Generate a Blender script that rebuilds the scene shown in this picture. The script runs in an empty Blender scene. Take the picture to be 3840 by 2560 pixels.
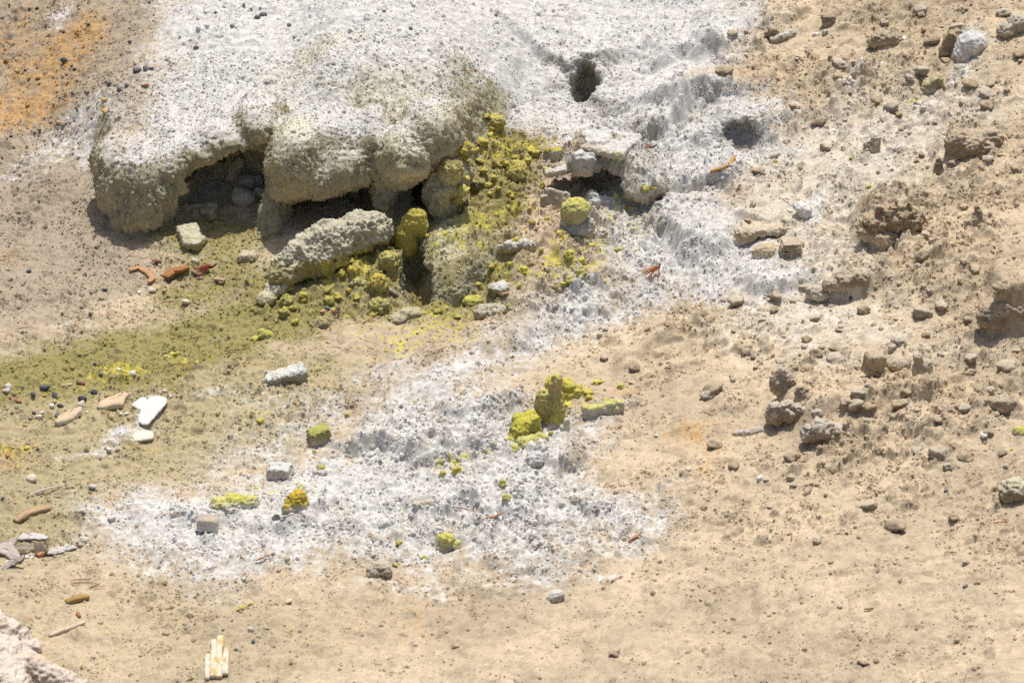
import bpy, math
import numpy as np
from mathutils import Vector

# ------------------------------------------------------------------ camera, sky, sun
sc = bpy.context.scene
TH = math.radians(26.0); D = 12.5; LENS = 112.0
CAM = np.array([0, -D*math.cos(TH), D*math.sin(TH)])
cd = bpy.data.cameras.new('camera'); cam = bpy.data.objects.new('camera', cd)
sc.collection.objects.link(cam); sc.camera = cam
cam.location = CAM; cam.rotation_euler = (math.pi/2-TH, 0, 0)
cd.lens = LENS; cd.sensor_width = 36.0; cd.clip_end = 3000; cd.clip_start = 0.1
cd.dof.use_dof = True; cd.dof.focus_distance = 12.9; cd.dof.aperture_fstop = 5.6

SUN_DIR = Vector((0.06, 0.33, 0.94)).normalized()
elev = math.asin(SUN_DIR.z); rot = math.atan2(SUN_DIR.x, SUN_DIR.y)
w = bpy.data.worlds.new('World'); sc.world = w; w.use_nodes = True
nt = w.node_tree; bg = nt.nodes['Background']
sky = nt.nodes.new('ShaderNodeTexSky'); sky.sky_type = 'NISHITA'; sky.sun_disc = False
sky.sun_elevation = elev; sky.sun_rotation = rot; sky.altitude = 0; sky.dust_density = 4.0; sky.ozone_density = 0.6
nt.links.new(sky.outputs[0], bg.inputs[0]); bg.inputs[1].default_value = 0.095
sl = bpy.data.lights.new('sun', 'SUN'); sl.energy = 4.2; sl.angle = math.radians(0.55); sl.color = (1.0, 0.95, 0.87)
so = bpy.data.objects.new('sun', sl); sc.collection.objects.link(so)
so.rotation_euler = (-SUN_DIR).to_track_quat('-Z', 'Y').to_euler()
vs = sc.view_settings; vs.view_transform = 'Standard'; vs.look = 'None'; vs.gamma = 1.0
vs.exposure = 0.0; vs.use_curve_mapping = False
sc.cycles.use_denoising = False
sc.cycles.max_bounces = 9; sc.cycles.diffuse_bounces = 8

# ------------------------------------------------------------------ numpy helpers
F = np.array([0, math.cos(TH), -math.sin(TH)]); UP = np.array([0, math.sin(TH), math.cos(TH)]); RT = np.array([1., 0, 0])
TX = 18.0/LENS
MM = 1.045e-3                     # metres to one photo pixel at the middle distance
rng = np.random.default_rng(11)

def sst(t, a=0.0, b=1.0):
    t = np.clip((t-a)/(b-a), 0, 1); return t*t*(3-2*t)
def mix(a, b, t):
    return a + (b-a)*t

_P = rng.permutation(256).astype(np.int32); _P = np.concatenate([_P, _P, _P])
_g2 = np.stack([np.cos(np.arange(256)*2.399963), np.sin(np.arange(256)*2.399963)], 1).astype(np.float32)
_g3 = rng.normal(size=(256, 3)).astype(np.float32); _g3 /= np.linalg.norm(_g3, axis=1)[:, None]
_rt = rng.random((256, 4)).astype(np.float32)

def n2(x, y, f, seed=0):
    x = (np.asarray(x)*f + seed*17.31).astype(np.float32); y = (np.asarray(y)*f + seed*9.17).astype(np.float32)
    xi = np.floor(x); yi = np.floor(y); xf = x-xi; yf = y-yi
    xi = xi.astype(np.int32) & 255; yi = yi.astype(np.int32) & 255
    u = xf*xf*xf*(xf*(xf*6-15)+10); v = yf*yf*yf*(yf*(yf*6-15)+10)
    def g(a, b, dx, dy):
        h = _g2[_P[_P[(xi+a) & 255]+((yi+b) & 255)]]
        return h[..., 0]*dx + h[..., 1]*dy
    a = g(0, 0, xf, yf); b = g(1, 0, xf-1, yf); c = g(0, 1, xf, yf-1); d = g(1, 1, xf-1, yf-1)
    return 1.5*((a+(b-a)*u) + ((c+(d-c)*u)-(a+(b-a)*u))*v)

def n3(p, f, seed=0):
    f = np.broadcast_to(np.asarray(f, np.float32), (3,))
    q = (p*f + np.array([seed*13.7, seed*7.9, seed*3.3])).astype(np.float32)
    i = np.floor(q); t = q-i; i = i.astype(np.int32) & 255
    s = t*t*t*(t*(t*6-15)+10); r = 0
    for a in (0, 1):
        wa = s[:, 0] if a else 1-s[:, 0]
        for b in (0, 1):
            wb = s[:, 1] if b else 1-s[:, 1]
            for c in (0, 1):
                wc = s[:, 2] if c else 1-s[:, 2]
                h = _P[_P[_P[(i[:, 0]+a) & 255]+((i[:, 1]+b) & 255)]+((i[:, 2]+c) & 255)]
                g = _g3[h]
                r = r + wa*wb*wc*(g[:, 0]*(t[:, 0]-a)+g[:, 1]*(t[:, 1]-b)+g[:, 2]*(t[:, 2]-c))
    return 1.5*r

def domes(x, y, cell, seed, prob, rmin=0.25, rmax=0.55, power=1.0, sharp=0.5):
    """rounded crumbs: the highest of the domes over each point, in units of the cell"""
    X = (np.asarray(x)/cell + seed*31.7).astype(np.float32); Y = (np.asarray(y)/cell + seed*12.9).astype(np.float32)
    X = X + 0.22*n2(X, Y, 1.7, seed+1); Y = Y + 0.22*n2(X, Y, 1.7, seed+2)
    xi = np.floor(X).astype(np.int32); yi = np.floor(Y).astype(np.int32)
    out = np.zeros_like(X)
    for a in (-1, 0, 1):
        for b in (-1, 0, 1):
            cx = xi+a; cy = yi+b
            h = _P[_P[cx & 255]+(cy & 255)]
            h = _P[h+((cx >> 8)*7+(cy >> 8)*13+seed*5 & 255)]
            r4 = _rt[h]
            dx = X-(cx+0.15+0.7*r4[..., 0]); dy = Y-(cy+0.15+0.7*r4[..., 1])
            rad = rmin+(rmax-rmin)*r4[..., 2]**power
            q = 1-(dx*dx+dy*dy)/(rad*rad)
            on = np.clip((prob-r4[..., 3])*8+0.5, 0, 1)
            out = np.maximum(out, rad*np.clip(q, 0, 1)**sharp*on)
    return out

# ------------------------------------------------------------------ base relief (world metres: x right, y uphill, z up)
def hill(x, y):
    t = np.clip((y-0.1)/1.1, 0, None); tt = np.clip(t, 0, 1)
    I = 1.1*(tt**3-tt**4/2)+1.1*np.clip(t-1, 0, None)
    sp = lambda v, k: k*np.logaddexp(0, v/k)
    return 0.06*y + 0.135*I + 0.20*sp(x-0.35, 0.25) + 0.05*sp(-x-1.4, 0.2)

def rays(px, py):
    px = np.atleast_1d(np.asarray(px, float)); py = np.atleast_1d(np.asarray(py, float))
    return F + RT*((px-1920)/1920*TX)[:, None] + UP*((1280-py)/1920*TX)[:, None]
def hit(px, py, h):
    d = rays(px, py); t = np.linspace(8.8, 19, 3400); out = np.zeros((len(d), 3))
    for i in range(len(d)):
        p = CAM + d[i]*t[:, None]; g = p[:, 2]-h(p[:, 0], p[:, 1])
        k = max(1, int(np.argmax(g < 0))); a = g[k-1]/(g[k-1]-g[k]); out[i] = p[k-1]*(1-a)+p[k]*a
    return out
_foot = np.array([(150, 620), (330, 730), (420, 800), (520, 830), (700, 800), (850, 760), (1000, 800), (1200, 820), (1450, 790), (1640, 790), (1800, 640), (2000, 480)])
_fw = hit(_foot[:, 0], _foot[:, 1], hill)
def bank(x, y):
    yf = np.interp(x, _fw[:, 0], _fw[:, 1]); t = np.clip(y-yf, 0, 2.5)
    H = sst((x+1.86+0.8*t)/(0.30+1.3*t))*(1-sst((x+0.42+0.3*t)/(0.57+0.9*t)))
    wd = 0.12+0.5*(1-sst(x, -1.86, -1.56)*(1-sst(x, -0.42, 0.15)))
    k = sst(x, -1.0, -0.75)*(1-sst(x, -0.35, 0.0))
    return H*(0.26*sst((y-yf)/wd)+0.13*k*sst((y-yf-0.06)/0.6))
def base(x, y):
    return hill(x, y)+bank(x, y)
def G(px, py):
    r = hit(px, py, base); return r[0] if np.ndim(px) == 0 else r
def PY(px, py, y):                 # the point seen at that photo position that lies y metres up the hill
    d = rays(px, py)[0]; return CAM + d*((y-CAM[1])/d[1])

# ------------------------------------------------------------------ coarse maps (1 cm) of relief and colour kinds
X0, X1, Y0, Y1, CS = -2.9, 2.9, -3.2, 3.6, 0.01
gx = np.arange(X0, X1, CS); gy = np.arange(Y0, Y1, CS)
GX, GY = np.meshgrid(gx, gy, indexing='ij')
_wx = GX + 0.05*n2(GX, GY, 4, 3) + 0.02*n2(GX, GY, 13, 4); _wy = GY + 0.07*n2(GX, GY, 4, 5) + 0.03*n2(GX, GY, 13, 6)

def samp(A, x, y):
    u = np.clip((np.asarray(x)-X0)/CS, 0, A.shape[0]-1.001); v = np.clip((np.asarray(y)-Y0)/CS, 0, A.shape[1]-1.001)
    i = u.astype(np.int32); j = v.astype(np.int32); u = u-i; v = v-j
    return (A[i, j]*(1-u)+A[i+1, j]*u)*(1-v)+(A[i, j+1]*(1-u)+A[i+1, j+1]*u)*v

def poly_mask(pts, soft):
    p = G(*np.array(pts, float).T)[:, :2]; n = len(p)
    inside = np.zeros(GX.shape, bool); dm = np.full(GX.shape, 1e9)
    lo = p.min(0)-4*soft; hi = p.max(0)+4*soft
    i0, i1 = np.searchsorted(gx, (lo[0], hi[0])); j0, j1 = np.searchsorted(gy, (lo[1], hi[1]))
    s = np.s_[i0:i1, j0:j1]; X = _wx[s]; Y = _wy[s]; ins = inside[s]; d = dm[s]
    for k in range(n):
        a = p[k]; b = p[(k+1) % n]; e = b-a
        c = ((a[1] > Y) != (b[1] > Y)) & (X < e[0]*(Y-a[1])/(e[1] if e[1] else 1e-9)+a[0])
        ins ^= c
        t = np.clip(((X-a[0])*e[0]+(Y-a[1])*e[1])/(e@e), 0, 1)
        np.minimum(d, (X-a[0]-t*e[0])**2+(Y-a[1]-t*e[1])**2, out=d)
    sd = np.where(inside, 1, -1)*np.sqrt(dm)
    return sst(sd, -soft, soft).astype(np.float32)

def ell(px, py, rx, ry, rotd=0.0, warp=True):      # rx, ry in photo pixels; ry is stretched onto the ground
    c = G(px, py); k = MM; X = (_wx if warp else GX)-c[0]; Y = (_wy if warp else GY)-c[1]
    a = math.radians(rotd); ca, sa = math.cos(a), math.sin(a)
    ys = Y*0.56
    u = (X*ca+ys*sa)/(rx*k); v = (-X*sa+ys*ca)/(ry*k)
    return u*u+v*v
def spot(px, py, rx, ry, rotd=0.0, s=1.0):
    return np.exp(-ell(px, py, rx, ry, rotd)*s).astype(np.float32)

macro = np.zeros(GX.shape, np.float32)
def mound(px, py, rx, ry, h, rotd=0, flat=1.0):
    global macro
    q = ell(px, py, rx, ry, rotd); macro = macro + (h*np.clip(1-q, 0, 1)**flat).astype(np.float32)
def pit(px, py, rx, ry, dep, rotd=0, edge=0.35):
    global macro
    q = np.sqrt(ell(px, py, rx, ry, rotd)); macro = macro - (dep*(1-sst(q, 1-edge, 1+edge*0.5))).astype(np.float32)
def ledge(pts, h, wd=0.03, L=0.35):
    """a small scarp along the points; the uphill side stands h higher and sinks back over L metres"""
    global macro
    p = G(*np.array(pts, float).T)[:, :2]
    lo = p.min(0)-L*2.5; hi = p.max(0)+L*2.5
    i0, i1 = np.searchsorted(gx, (lo[0], hi[0])); j0, j1 = np.searchsorted(gy, (lo[1], hi[1])); s = np.s_[i0:i1, j0:j1]
    X = _wx[s]; Y = _wy[s]; bd = np.full(X.shape, 1e9); sg = np.zeros(X.shape); en = np.zeros(X.shape)
    n = len(p)-1
    for k in range(n):
        a = p[k]; e = p[k+1]-a; t = ((X-a[0])*e[0]+(Y-a[1])*e[1])/(e@e); tc = np.clip(t, 0, 1)
        d = (X-a[0]-tc*e[0])**2+(Y-a[1]-tc*e[1])**2
        m = d < bd; bd = np.where(m, d, bd); sg = np.where(m, e[0]*(Y-a[1])-e[1]*(X-a[0]), sg)
        en = np.where(m, (k+tc)/n, en)
    sd = np.sqrt(bd)*np.sign(sg)
    fade = sst(en, 0, 0.18)*(1-sst(en, 0.82, 1))
    h = h*1.2; wd = wd*1.25
    v = h*fade*np.where(sd > 0, np.exp(-np.maximum(sd-wd, 0)/L), 1)*sst(sd, -wd, wd)
    macro[s] += v.astype(np.float32)

# general unevenness
macro += (0.030*n2(GX, GY, 1.3, 8)+0.018*n2(GX, GY, 3.1, 9)).astype(np.float32)
# talus of sulphur rubble below the caves, the floor in front of them
mound(1330, 1010, 330, 190, 0.055); mound(1950, 900, 330, 260, 0.05); mound(1560, 860, 160, 90, 0.05)
mound(700, 910, 190, 60, 0.02); pit(830, 820, 190, 90, 0.03, 0, 0.8)
# vents and hollows in the white crust
mound(2300, 300, 130, 50, 0.02); mound(2060, 330, 90, 70, 0.025)
ledge([(2080, 310), (2130, 285), (2190, 276), (2250, 282), (2310, 305)], 0.06, 0.02, 0.3)
ledge([(2510, 470), (2550, 415), (2600, 395), (2660, 400), (2710, 440)], 0.075, 0.02, 0.3); pit(2600, 440, 60, 26, 0.03, -8, 0.6)
ledge([(2680, 580), (2715, 510), (2790, 490), (2860, 500), (2910, 550)], 0.05, 0.03, 0.3)
pit(2640, 740, 90, 22, 0.05, 5, 0.5); ledge([(2480, 700), (2600, 720), (2720, 700), (2800, 620)], 0.045, 0.03, 0.2)
ledge([(2380, 560), (2480, 520), (2560, 440), (2600, 390)], 0.05, 0.025, 0.25)
ledge([(2400, 280), (2520, 255), (2640, 245), (2740, 225)], 0.04, 0.025, 0.25); mound(2640, 205, 70, 45, 0.05)
ledge([(2380, 830), (2450, 880), (2520, 980), (2580, 1020)], 0.06, 0.05, 0.3); pit(2490, 930, 40, 80, 0.05, 20, 0.6)
ledge([(2650, 280), (2760, 250), (2900, 170)], 0.02, 0.02, 0.3)
ledge([(2880, 130), (2950, 110), (3060, 60)], 0.03, 0.02, 0.3)
ledge([(3000, 350), (3120, 350), (3200, 340), (3260, 350)], 0.045, 0.02, 0.15)
ledge([(2700, 860), (2800, 890), (2930, 870), (3000, 840)], 0.03, 0.02, 0.3)
ledge([(2760, 1090), (2860, 1085), (2980, 1060), (3080, 1020)], 0.045, 0.03, 0.2)
ledge([(3020, 1120), (3120, 1105), (3260, 1090), (3400, 1010)], 0.05, 0.03, 0.25)
ledge([(3160, 900), (3260, 930), (3400, 900), (3520, 850)], 0.06, 0.05, 0.25); mound(3340, 820, 160, 90, 0.05)
ledge([(3440, 1000), (3520, 985), (3640, 950)], 0.04, 0.02, 0.15)
ledge([(3650, 1250), (3740, 1245), (3840, 1240), (3920, 1230)], 0.14, 0.03, 0.3)
ledge([(2300, 1370), (2420, 1330), (2560, 1270), (2680, 1230)], 0.03, 0.025, 0.3)
ledge([(2900, 1590), (3040, 1575), (3200, 1540), (3400, 1560), (3600, 1500)], 0.05, 0.04, 0.3)
ledge([(3060, 1720), (3200, 1680), (3400, 1650), (3620, 1640), (3800, 1600)], 0.03, 0.04, 0.3)
# terraces of the lower sinter apron
ledge([(1180, 1650), (1290, 1700), (1420, 1690), (1600, 1735), (1760, 1725), (1880, 1700)], 0.06, 0.03, 0.30)
ledge([(1600, 1570), (1720, 1590), (1850, 1585), (1930, 1560), (2000, 1490)], 0.05, 0.03, 0.25)
ledge([(1950, 1190), (2080, 1130), (2200, 1100), (2330, 1090)], 0.035, 0.03, 0.25)
ledge([(1900, 1300), (2050, 1250), (2180, 1200), (2300, 1180)], 0.03, 0.03, 0.3)
ledge([(1990, 1770), (2060, 1770), (2150, 1755), (2220, 1720)], 0.05, 0.03, 0.2); mound(2030, 1710, 60, 40, 0.03)
ledge([(1600, 1990), (1700, 1960), (1760, 1940), (1820, 1930)], 0.03, 0.02, 0.15)
ledge([(1640, 2080), (1730, 2060), (1820, 2070)], 0.03, 0.02, 0.15)
ledge([(1080, 2060), (1130, 1990), (1180, 1950), (1240, 1960)], 0.035, 0.03, 0.2); mound(1170, 1960, 70, 45, 0.03)
ledge([(2010, 1960), (2020, 1850), (2060, 1770)], 0.03, 0.03, 0.25)
ledge([(1560, 2110), (1800, 2150), (2100, 2140), (2300, 2080)], 0.02, 0.03, 0.3)
mound(2300, 1920, 180, 110, 0.03); mound(1850, 1250, 140, 60, 0.03)

# colour kinds (0..1 maps)
W1 = poly_mask([(640, -200), (600, 120), (520, 330), (330, 420), (200, 520), (300, 600), (480, 560), (800, 480), (1000, 440), (1180, 430), (1450, 480), (1650, 500), (1790, 430), (1960, 500), (2080, 560), (2050, 640), (2350, 740), (2200, 850), (2260, 1000), (2400, 1080), (2600, 1130), (2960, 1090), (2990, 1010), (2720, 850), (2660, 760), (2850, 640), (2950, 560), (2900, 420), (2600, 330), (2700, 270), (2880, 120), (2800, 0), (2780, -200)], 0.24)
W1 = np.maximum(W1*0.95, 0)
W2 = poly_mask([(1700, 1330), (1950, 1200), (2150, 1060), (2500, 1080), (2600, 1120), (2400, 1200), (2150, 1290), (1900, 1380), (1760, 1500), (2000, 1490), (2050, 1560), (2290, 1540), (2240, 1640), (2160, 1760), (2230, 1840), (2430, 1830), (2490, 1900), (2440, 2010), (2250, 2060), (2130, 2170), (2020, 2200), (1850, 2140), (1600, 2120), (1300, 2100), (1150, 2150), (900, 2190), (700, 2180), (540, 2130), (470, 2060), (330, 1990), (330, 1890), (520, 1850), (800, 1850), (950, 1760), (1200, 1700), (1350, 1560), (1500, 1440)], 0.27)
W2 = np.maximum(W2, 0.50*poly_mask([(520, 1850), (800, 1640), (900, 1480), (1250, 1420), (1500, 1300), (1750, 1230), (2000, 1150), (2100, 1300), (1900, 1450), (1500, 1700), (1200, 1900), (600, 2000)], 0.22))
W3 = np.clip(0.85*spot(560, 1545, 75, 40)+0.8*spot(500, 1620, 110, 25, 10)+0.7*spot(360, 1680, 160, 22, 12)+0.7*spot(260, 1225, 110, 25, -5)+0.7*spot(960, 1010, 90, 60, 20)+0.6*spot(900, 1060, 60, 25)
     + 1.0*spot(2900, 1050, 110, 40, 10)+0.8*spot(3020, 800, 60, 60)+0.7*spot(3080, 740, 60, 30, 30)+0.9*spot(3600, 300, 180, 35, 30)+1.0*spot(3620, 165, 70, 60, 20)+0.8*spot(3230, 330, 140, 22, 20)
     + 0.9*spot(2250, 2170, 60, 25)+0.5*spot(3420, 1640, 60, 90, 50)+0.6*spot(1020, 1490, 90, 25, 5)+0.5*spot(820, 1480, 130, 25, 10)+0.7*spot(200, 60, 110, 60)+0.6*spot(230, 560, 130, 40, 15)+0.5*spot(60, 640, 140, 60)
     + 0.7*spot(2800, 1160, 160, 30, 15)+0.6*spot(1560, 2200, 300, 25, 3), 0, 1)
CREAM = np.clip(0.95*spot(1620, 400, 230, 110, 20)+0.9*spot(1250, 440, 200, 70, 25)+0.5*spot(1300, 640, 160, 90)+0.5*spot(520, 640, 130, 90)+0.5*spot(2400, 640, 120, 50, 10)+0.5*spot(2190, 300, 90, 60), 0, 1)
OLIVE = np.clip(0.55*poly_mask([(-100, 1330), (500, 1180), (1000, 1080), (1100, 1250), (900, 1420), (400, 1560), (-100, 1600)], 0.3)+0.9*poly_mask([(980, 1080), (1080, 990), (1300, 930), (1450, 880), (1560, 800), (1660, 900), (1900, 900), (1960, 1050), (1900, 1200), (1700, 1240), (1300, 1230), (1050, 1270), (800, 1330), (500, 1440), (200, 1480), (-100, 1500), (-100, 1390), (200, 1330), (500, 1240), (800, 1190)], 0.12)
      + 0.9*poly_mask([(1620, 560), (1760, 420), (1870, 400), (1900, 480), (2060, 520), (2080, 600), (2010, 700), (1980, 860), (1860, 960), (1700, 930), (1640, 850)], 0.06)
      + 0.8*poly_mask([(450, 800), (700, 760), (1000, 800), (1080, 880), (980, 960), (1000, 1060), (700, 1150), (560, 1100), (640, 950), (480, 870)], 0.10), 0, 1)
YELL = np.clip(0.9*spot(1260, 1070, 220, 90, 5)+0.8*spot(480, 1400, 300, 45, 14)+0.7*spot(1740, 1000, 130, 130)+0.9*spot(1900, 880, 170, 50, 20)+0.9*spot(1830, 560, 90, 140, -20)+0.9*spot(2010, 570, 110, 60, 10)
      + 0.9*spot(2090, 1050, 170, 70, 10)+0.9*spot(2130, 1500, 130, 90, 30)+0.5*spot(980, 1580, 100, 40)+0.6*spot(40, 1720, 110, 40)+0.7*spot(900, 1880, 110, 30)+0.6*spot(1720, 1740, 180, 35, 8)+0.5*spot(1100, 1850, 90, 30)
      + 0.35*spot(1300, 1330, 420, 120, 15)+0.45*spot(1650, 1250, 200, 70, 15)+0.35*spot(3420, 340, 160, 50, 25)+0.3*spot(700, 1700, 350, 120)+0.6*spot(2350, 820, 120, 60)+0.5*spot(2240, 930, 160, 70)+0.3*spot(3700, 1780, 150, 70), 0, 1)
ORAN = np.clip(0.9*spot(70, 400, 170, 70, 10)+0.9*spot(330, 110, 120, 90, 30)+0.75*spot(150, 280, 300, 200)+0.5*spot(80, 80, 250, 140)+0.4*spot(10, 950, 110, 60)+0.4*spot(930, 1390, 120, 50)+0.7*spot(40, 1740, 120, 45)+0.8*spot(490, 2070, 60, 18)+0.6*spot(3240, 2190, 60, 25, 25)
      + 0.8*spot(2600, 1630, 130, 60)+0.5*spot(2640, 1760, 140, 100)+0.6*spot(2350, 1480, 110, 60)+0.5*spot(2700, 650, 50, 40)+0.6*spot(2830, 320, 120, 25)+0.35*spot(1500, 2330, 300, 100)+0.4*spot(2780, 900, 60, 40)+0.5*spot(3280, 850, 60, 40)+0.4*spot(1950, 1400, 160, 40, 10), 0, 1)
GREY = np.clip(poly_mask([(-300, -300), (620, -300), (560, 200), (420, 400), (150, 560), (380, 600), (480, 850), (560, 1050), (300, 1180), (-300, 1230)], 0.15)+0.5*poly_mask([(-300, 1200), (700, 1180), (300, 1350), (-300, 1420)], 0.15), 0, 1)
KHAK = np.clip(poly_mask([(-300, 1480), (400, 1440), (900, 1300), (1300, 1300), (1400, 1450), (1100, 1680), (600, 1840), (350, 1900), (300, 2020), (-300, 2120)], 0.15)+0.5*poly_mask([(-300, 2000), (450, 2050), (900, 2240), (1400, 2300), (1200, 2900), (-300, 2900)], 0.2), 0, 1)
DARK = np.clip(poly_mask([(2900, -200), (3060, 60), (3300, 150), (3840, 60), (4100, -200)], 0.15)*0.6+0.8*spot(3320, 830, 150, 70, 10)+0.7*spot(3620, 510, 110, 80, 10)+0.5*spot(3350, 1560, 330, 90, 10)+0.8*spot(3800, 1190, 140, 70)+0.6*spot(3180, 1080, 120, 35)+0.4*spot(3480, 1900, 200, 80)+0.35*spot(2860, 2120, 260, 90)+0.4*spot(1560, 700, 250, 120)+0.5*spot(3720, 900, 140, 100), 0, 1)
PALE = np.clip(0.8*spot(1700, 950, 100, 110, -20)+0.7*spot(1650, 1050, 60, 60), 0, 1)
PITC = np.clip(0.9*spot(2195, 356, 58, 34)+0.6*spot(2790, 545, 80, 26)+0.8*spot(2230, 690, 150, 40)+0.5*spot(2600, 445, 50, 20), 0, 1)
CRW = np.clip(poly_mask([(2500, 1080), (2700, 800), (2900, 450), (3300, 330), (3700, 280), (3760, 420), (3450, 700), (3300, 1000), (3200, 1250), (2800, 1250)], 0.3)+0.5*poly_mask([(2700, 1250), (3500, 1150), (3840, 1300), (3500, 1450), (2900, 1450)], 0.3), 0, 1)
for A in (W1, W2, W3): np.clip(A, 0, 1, out=A)
# roughness of the ground: popcorn crust, loose crumbs, clods
POP = np.clip(0.85*W1+1.0*W2+0.6*W3+0.65*OLIVE+0.45*KHAK+0.50*GREY, 0, 1)
RUB = np.clip(0.9*spot(1330, 1060, 330, 130)+0.9*spot(1860, 680, 230, 200)+0.8*spot(1950, 950, 280, 150)+0.9*spot(2250, 900, 240, 170)+0.9*spot(2350, 630, 260, 130)+0.7*spot(2150, 1150, 250, 90)+0.8*spot(3500, 1560, 520, 170, 8)+0.8*spot(3330, 900, 260, 170)+0.6*spot(3150, 300, 350, 160, 20)
     + 0.5*spot(1900, 1950, 420, 160)+0.6*spot(1600, 1650, 330, 80)+0.4*spot(3600, 1000, 350, 350)+0.5*spot(2000, 1600, 200, 140)+0.4*spot(2600, 1250, 300, 130)+0.5*spot(3500, 500, 300, 300), 0, 1)
CLOD = np.clip(sst(GX, 0.15, 0.9)*0.8+0.25+0.45*GREY+0.5*OLIVE+0.35*KHAK-0.6*poly_mask([(2200, 2250), (2900, 2050), (3500, 2150), (3900, 2400), (3900, 2900), (600, 2900), (900, 2300)], 0.2)-0.15*W1, 0.05, 1)

def crumbs(x, y):
    """fine vertical relief at world points"""
    pop = samp(POP, x, y); rub = samp(RUB, x, y); cl = samp(CLOD, x, y)
    w2 = samp(W2, x, y); lo = n2(x, y, 3.3, 26); cl = np.clip(cl*(0.75+1.1*lo), 0, 1.3)
    xw = x+0.008*n2(x, y, 38, 41); yw = y+0.010*n2(x, y, 38, 42)
    def isl(f, thr, soft, sd):
        return sst(n2(xw, yw, f, sd)+0.45*n2(xw, yw, f*2.1, sd+1), thr, thr+soft) if np.isscalar(thr) else sst((n2(xw, yw, f, sd)+0.45*n2(xw, yw, f*2.1, sd+1)-thr)/soft)
    z = 0.009*n2(x, y, 9, 21)+0.007*n2(x, y, 20, 22)*(0.5+0.5*pop+rub)+0.003*n2(x, y, 44, 24)*(0.5+pop+rub)
    m = np.abs(n2(xw, yw, 11, 25)); z = z+(0.034*rub+0.010*w2)*(0.4-m)
    m = np.abs(n2(xw, yw, 25, 27)); z = z+(0.013*rub+0.008*pop)*(0.4-m)+0.016*w2*n2(x, y, 7, 28)
    z = z+0.028*np.clip(rub+0.25*cl, 0, 1)*isl(6.5, 0.42-0.45*rub, 0.36, 43)
    z = z+0.015*np.clip(rub+0.7*cl+0.2*pop, 0, 1)*isl(14, 0.50-0.35*rub-0.18*cl, 0.30, 45)
    z = z+0.0085*np.clip(rub+0.8*cl+0.5*pop, 0.25, 1)*isl(30, 0.48-0.25*rub-0.25*cl-0.20*pop, 0.36, 47)
    z = z+0.0040*np.clip(0.5*rub+0.8*cl+0.6*pop, 0.4, 1)*isl(58, 0.40-0.25*cl-0.25*pop, 0.40, 49)
    z = z+0.030*0.34*domes(x, y, 0.030, 3, 0.05+0.50*pop+0.2*rub, 0.25, 0.58, 0.9, 0.8)*(0.3+0.5*pop)
    return z
def hmac(x, y):
    return base(x, y)+samp(macro, x, y)
def hfull(x, y):
    return hmac(x, y)+crumbs(x, y)
def GM(px, py):
    r = hit(px, py, hmac); return r[0] if np.ndim(px) == 0 else r

C_TAN = np.array((.60, .49, .345)); C_WHITE = np.array((.73, .715, .685)); C_CREAM = np.array((.72, .69, .47)); C_OLIVE = np.array((.33, .29, .115))
C_YELL = np.array((.58, .51, .11)); C_ORAN = np.array((.56, .35, .15)); C_GREY = np.array((.44, .365, .275)); C_KHAK = np.array((.47, .40, .235)); C_BROWN = np.array((.36, .275, .185))
def ground_colour(x, y):
    k = np.asarray(x).shape; c = np.empty(k+(3,), np.float32)
    a = n2(x, y, 7, 31); b = n2(x, y, 26, 32); d = n2(x, y, 80, 33); e = n2(x, y, 2.2, 34)
    cr = domes(x, y, 0.017, 4, 0.75, 0.3, 0.6, 0.7)*2-0.5
    xw = x+0.008*n2(x, y, 38, 41); yw = y+0.010*n2(x, y, 38, 42); cb = sst(n2(xw, yw, 14, 45)+0.45*n2(xw, yw, 29.4, 46), .25, .5)*.7+sst(n2(xw, yw, 30, 47)+0.45*n2(xw, yw, 63, 48), .2, .45)*.5
    ns = 0.55*a+0.7*b+0.5*d+0.6*cr
    c[:] = C_TAN
    c *= (1+0.14*e+0.08*a+0.06*b)[..., None]
    def lay(col, A, gain=1.0, n=0.35, lo=0.25, hi=0.75):
        m = samp(A, x, y)*gain
        t = sst(m+n*ns*np.clip(m*3, 0, 1), lo, hi)[..., None]
        c[...] = c+(col-c)*t
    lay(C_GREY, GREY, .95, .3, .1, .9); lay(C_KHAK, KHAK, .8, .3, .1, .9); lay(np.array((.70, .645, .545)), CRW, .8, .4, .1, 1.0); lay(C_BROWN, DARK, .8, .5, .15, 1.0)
    lay(C_ORAN, ORAN, .9, .5, .15, 1.2)
    c *= (1-0.22*np.clip(cb, 0, 1)-0.10*np.clip(cr+0.2, 0, 1)+0.05*e)[..., None]
    lay(C_WHITE*0.84, W2, .95, .38, .10, .95); lay(C_WHITE, W2, .62, .5, .30, .85)
    lay(C_WHITE*0.88, W1, 1.0, .3, .08, .85); lay(C_WHITE, W1, .62, .45, .30, .9); lay(C_WHITE, W3, .9, .5, .2, .95)
    lay(C_CREAM, CREAM, .8, .3, .2, 1.2)
    lay(C_OLIVE, OLIVE, 1.0, .40, .10, .95)
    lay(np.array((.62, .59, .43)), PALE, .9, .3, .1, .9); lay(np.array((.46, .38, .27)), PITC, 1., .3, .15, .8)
    lay(C_YELL*.82, YELL, .85, .9, .36, 1.1); lay(C_YELL*1.08, YELL, .8, 1.2, .70, 1.25)
    c *= (1+0.10*d+0.06*b)[..., None]
    return np.clip(c, 0.01, 0.86)

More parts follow.
